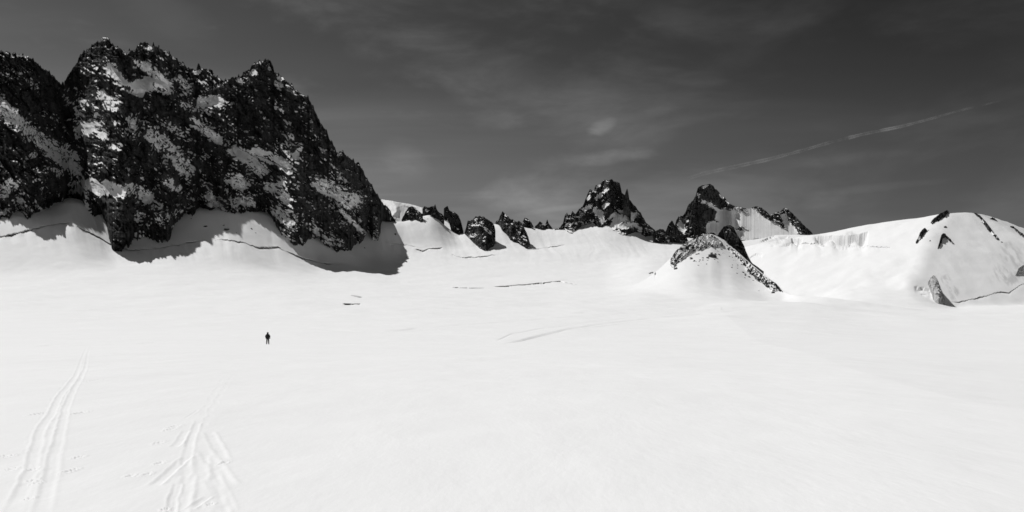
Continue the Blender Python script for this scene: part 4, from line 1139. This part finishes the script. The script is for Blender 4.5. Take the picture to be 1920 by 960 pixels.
# ------------------------------------------------------------------ the walker
def flat_mat(name, v, rough=0.8):
    m = bpy.data.materials.new(name)
    m.use_nodes = True
    N = Nodes(m.node_tree)
    pos = N.n('ShaderNodeTexCoord').outputs['Object']
    k = N.ss(N.noise(pos, 14.0, 4.0, 0.6), 0.3, 0.7, v * 0.75, v * 1.25)
    col = N.n('ShaderNodeCombineColor', ins={0: k, 1: k, 2: k}).outputs[0]
    bmp = N.n('ShaderNodeBump', ins={'Height': N.noise(pos, 9.0, 3.0, 0.5), 'Strength': 0.3, 'Distance': 0.03}).outputs[0]
    b = N.n('ShaderNodeBsdfPrincipled', ins={'Base Color': col, 'Roughness': rough, 'Specular IOR Level': 0.2, 'Normal': bmp})
    out = N.n('ShaderNodeOutputMaterial')
    N.t.links.new(b.outputs[0], out.inputs[0])
    return m


def skin_mesh(name, verts, edges, radii, root=0, sub=2):
    me = bpy.data.meshes.new(name)
    me.from_pydata(verts, edges, [])
    o = bpy.data.objects.new(name, me)
    C.objects.link(o)
    o.modifiers.new('skin', 'SKIN')
    lay = me.skin_vertices[0].data
    for i, r in enumerate(radii):
        lay[i].radius = (r, r) if not isinstance(r, tuple) else r
        lay[i].use_root = (i == root)
    s = o.modifiers.new('sub', 'SUBSURF')
    s.levels = s.render_levels = sub
    bpy.context.view_layer.update()
    dg = bpy.context.evaluated_depsgraph_get()
    new = bpy.data.meshes.new_from_object(o.evaluated_get(dg))
    bpy.data.objects.remove(o)
    new.name = name
    for p in new.polygons:
        p.use_smooth = True
    return new


def build_person():
    px, py = 502.0, 645.0
    D = 118.0
    X = (px - CX) / F * D
    z0 = ground_z(X, D)
    root = bpy.data.objects.new('person', None)
    root.location = (X, D, z0 - 0.02)
    root.rotation_euler = (0, 0, math.radians(8))
    C.objects.link(root)
    tag(root, 'lone person in black hooded clothing standing far out on the snow', 'person')
    JK, TR = flat_mat('black_jacket', 0.018), flat_mat('black_trousers', 0.012)
    SK, BT, GL = flat_mat('skin', 0.3, 0.6), flat_mat('boot', 0.015, 0.5), flat_mat('glove', 0.015)
    # one continuous body, seen from behind, feet apart and arms held a little out
    V, E, R = [], [], []

    def add(p, r, prev=None):
        V.append(p)
        R.append(r)
        if prev is not None:
            E.append((prev, len(V) - 1))
        return len(V) - 1
    pel = add((0, 0, 0.94), (0.17, 0.13))
    wai = add((0, 0.01, 1.10), (0.165, 0.12), pel)
    che = add((0, 0.0, 1.30), (0.19, 0.135), wai)
    shl = add((0, 0.0, 1.44), (0.15, 0.11), che)
    nek = add((0, 0.015, 1.54), 0.065, shl)
    h1 = add((0, 0.03, 1.62), 0.095, nek)
    h2 = add((0, 0.035, 1.71), 0.092, h1)
    add((0, 0.03, 1.77), 0.05, h2)
    for s in (-1, 1):
        sh = add((s * 0.19, 0, 1.43), 0.10, shl)
        eb = add((s * 0.31, -0.04, 1.17), 0.085, sh)
        wr = add((s * 0.29, 0.12, 0.98), 0.048, eb)
        pm = add((s * 0.28, 0.17, 0.93), 0.042, wr)
        for k in range(4):
            f1 = add((s * (0.245 + 0.025 * k), 0.21, 0.885), 0.014, pm)
            f2 = add((s * (0.240 + 0.025 * k), 0.205, 0.845 + 0.004 * abs(k - 1)), 0.012, f1)
            add((s * (0.240 + 0.025 * k), 0.18, 0.825 + 0.004 * abs(k - 1)), 0.010, f2)
        t1 = add((s * 0.235, 0.175, 0.915), 0.016, pm)
        add((s * 0.215, 0.205, 0.885), 0.013, t1)
        hp = add((s * 0.105, 0.0, 0.86), 0.115, pel)
        kn = add((s * 0.125, 0.02, 0.50), 0.10, hp)
        an = add((s * 0.145, -0.02, 0.12), 0.08, kn)
        hl = add((s * 0.16, -0.02, 0.06), 0.058, an)
        add((s * 0.18, 0.17, 0.045), 0.045, hl)
    me = skin_mesh('body', V, E, R, 0, 2)
    for m in (JK, TR, SK, BT, GL):
        me.materials.append(m)
    for p in me.polygons:
        c = p.center
        if c.z < 0.2:
            p.material_index = 3
        elif c.z < 0.90 and abs(c.x) < 0.235:
            p.material_index = 1
        elif c.z < 0.985 and abs(c.x) >= 0.2:
            p.material_index = 4
        elif c.z > 1.56:
            p.material_index = 2
        else:
            p.material_index = 0
    link('body', me, root)
    # hood drawn over the head, open at the face, rising to a soft peak
    hv = skin_mesh('hood', [(0, -0.02, 1.50), (0, 0.0, 1.62), (0, 0.01, 1.74), (0, -0.015, 1.83)], [(0, 1), (1, 2), (2, 3)], [0.135, 0.13, 0.11, 0.035], 1, 2)
    bm = bmesh.new()
    bm.from_mesh(hv)
    bmesh.ops.delete(bm, geom=[f for f in bm.faces if f.calc_center_median().y > 0.085 and 1.57 < f.calc_center_median().z < 1.74], context='FACES')
    bm.to_mesh(hv)
    bm.free()
    hv.materials.append(JK)
    link('hood', hv, root)
    # face: nose, eyes, mouth on the side turned away
    bm = bmesh.new()
    for q, r, sc_ in (((0, 0.135, 1.645), 0.017, (0.8, 1.3, 1.5)), ((-0.032, 0.118, 1.67), 0.012, (1.3, 0.7, 0.8)), ((0.032, 0.118, 1.67), 0.012, (1.3, 0.7, 0.8)), ((0, 0.122, 1.605), 0.014, (1.9, 0.6, 0.5))):
        g = bmesh.ops.create_uvsphere(bm, u_segments=10, v_segments=8, radius=r)
        for v in g['verts']:
            v.co = Vector((v.co.x * sc_[0], v.co.y * sc_[1], v.co.z * sc_[2])) + Vector(q)
    fm = bpy.data.meshes.new('face')
    bm.to_mesh(fm)
    bm.free()
    fm.materials.append(SK)
    link('face', fm, root)
    # jacket shell with a flared hem, broad over the shoulders
    jv = skin_mesh('jacket', [(0, 0, 0.90), (0, 0, 1.06), (0, -0.01, 1.28), (0, -0.01, 1.42), (0, 0, 1.51)], [(0, 1), (1, 2), (2, 3), (3, 4)], [(0.20, 0.165), (0.25, 0.18), (0.27, 0.20), (0.22, 0.16), (0.12, 0.11)], 1, 2)
    jv.materials.append(JK)
    link('jacket', jv, root)


build_person()


# ------------------------------------------------------------------ vapour trail high above
def build_trail():
    m = bpy.data.materials.new('vapour')
    m.use_nodes = True
    N = Nodes(m.node_tree)
    pos = N.n('ShaderNodeNewGeometry').outputs['Position']
    lw = N.n('ShaderNodeLayerWeight', ins={'Blend': 0.5}).outputs['Facing']
    al = N.n('ShaderNodeAttribute', attribute_name='along').outputs['Fac']
    n = N.ss(N.noise(pos, 0.0022, 7.0, 0.7), 0.38, 0.66)
    dens = N.m('MULTIPLY', N.m('POWER', N.m('SUBTRACT', 1.0, lw), 1.6), N.m('MULTIPLY', n, al))
    a = N.m('MULTIPLY', dens, 0.30, clamp=True)
    d = N.n('ShaderNodeBsdfTranslucent', ins={'Color': (0.9, 0.9, 0.9, 1)})
    d2 = N.n('ShaderNodeBsdfDiffuse', ins={'Color': (0.9, 0.9, 0.9, 1)})
    dd = N.n('ShaderNodeMixShader', ins={0: 0.5, 1: d.outputs[0], 2: d2.outputs[0]})
    tr = N.n('ShaderNodeBsdfTransparent')
    mx = N.n('ShaderNodeMixShader', ins={0: a, 1: tr.outputs[0], 2: dd.outputs[0]})
    out = N.n('ShaderNodeOutputMaterial')
    N.t.links.new(mx.outputs[0], out.inputs[0])
    pts = [(1285, 336, 9), (1320, 325, 10), (1380, 312, 10), (1440, 299, 9), (1500, 283, 8), (1560, 266, 8), (1620, 251, 8), (1690, 237, 8), (1740, 224, 6), (1800, 207, 5), (1880, 188, 4)]
    n_ = 120
    t = np.linspace(0, 1, n_)
    k = np.linspace(0, 1, len(pts))
    xs, ys, ws = (np.interp(t, k, [p[i] for p in pts]) for i in range(3))
    al_ = np.interp(t, [0, 0.08, 0.3, 0.62, 0.68, 0.9, 1], [0.35, 0.65, 0.75, 1.0, 0.85, 0.5, 0.1])
    H = 5200.0
    D = H / ((HY - ys) / F)
    r = ws * 0.40 * D / F * (1 + 0.25 * perlin2(t * 26, t * 0, 5))
    Cn = np.stack([(xs - CX) / F * D, D, np.full(n_, H)], -1)
    tan = np.gradient(Cn, axis=0)
    tan /= np.linalg.norm(tan, axis=1, keepdims=True)
    sd = np.cross(tan, [0, 0, 1.0])
    sd /= np.linalg.norm(sd, axis=1, keepdims=True)
    up = np.cross(sd, tan)
    th = np.linspace(0, 2 * math.pi, 25)
    P = Cn[:, None] + r[:, None, None] * (np.cos(th)[None, :, None] * sd[:, None] + np.sin(th)[None, :, None] * up[:, None])
    o = link('vapour_trail', grid_mesh('vapour_trail', P, {'along': np.broadcast_to(al_[:, None], P.shape[:2])}, None, None, m))
    tag(o, 'thin white vapour trail slanting across the dark sky', 'vapour trail')


build_trail()
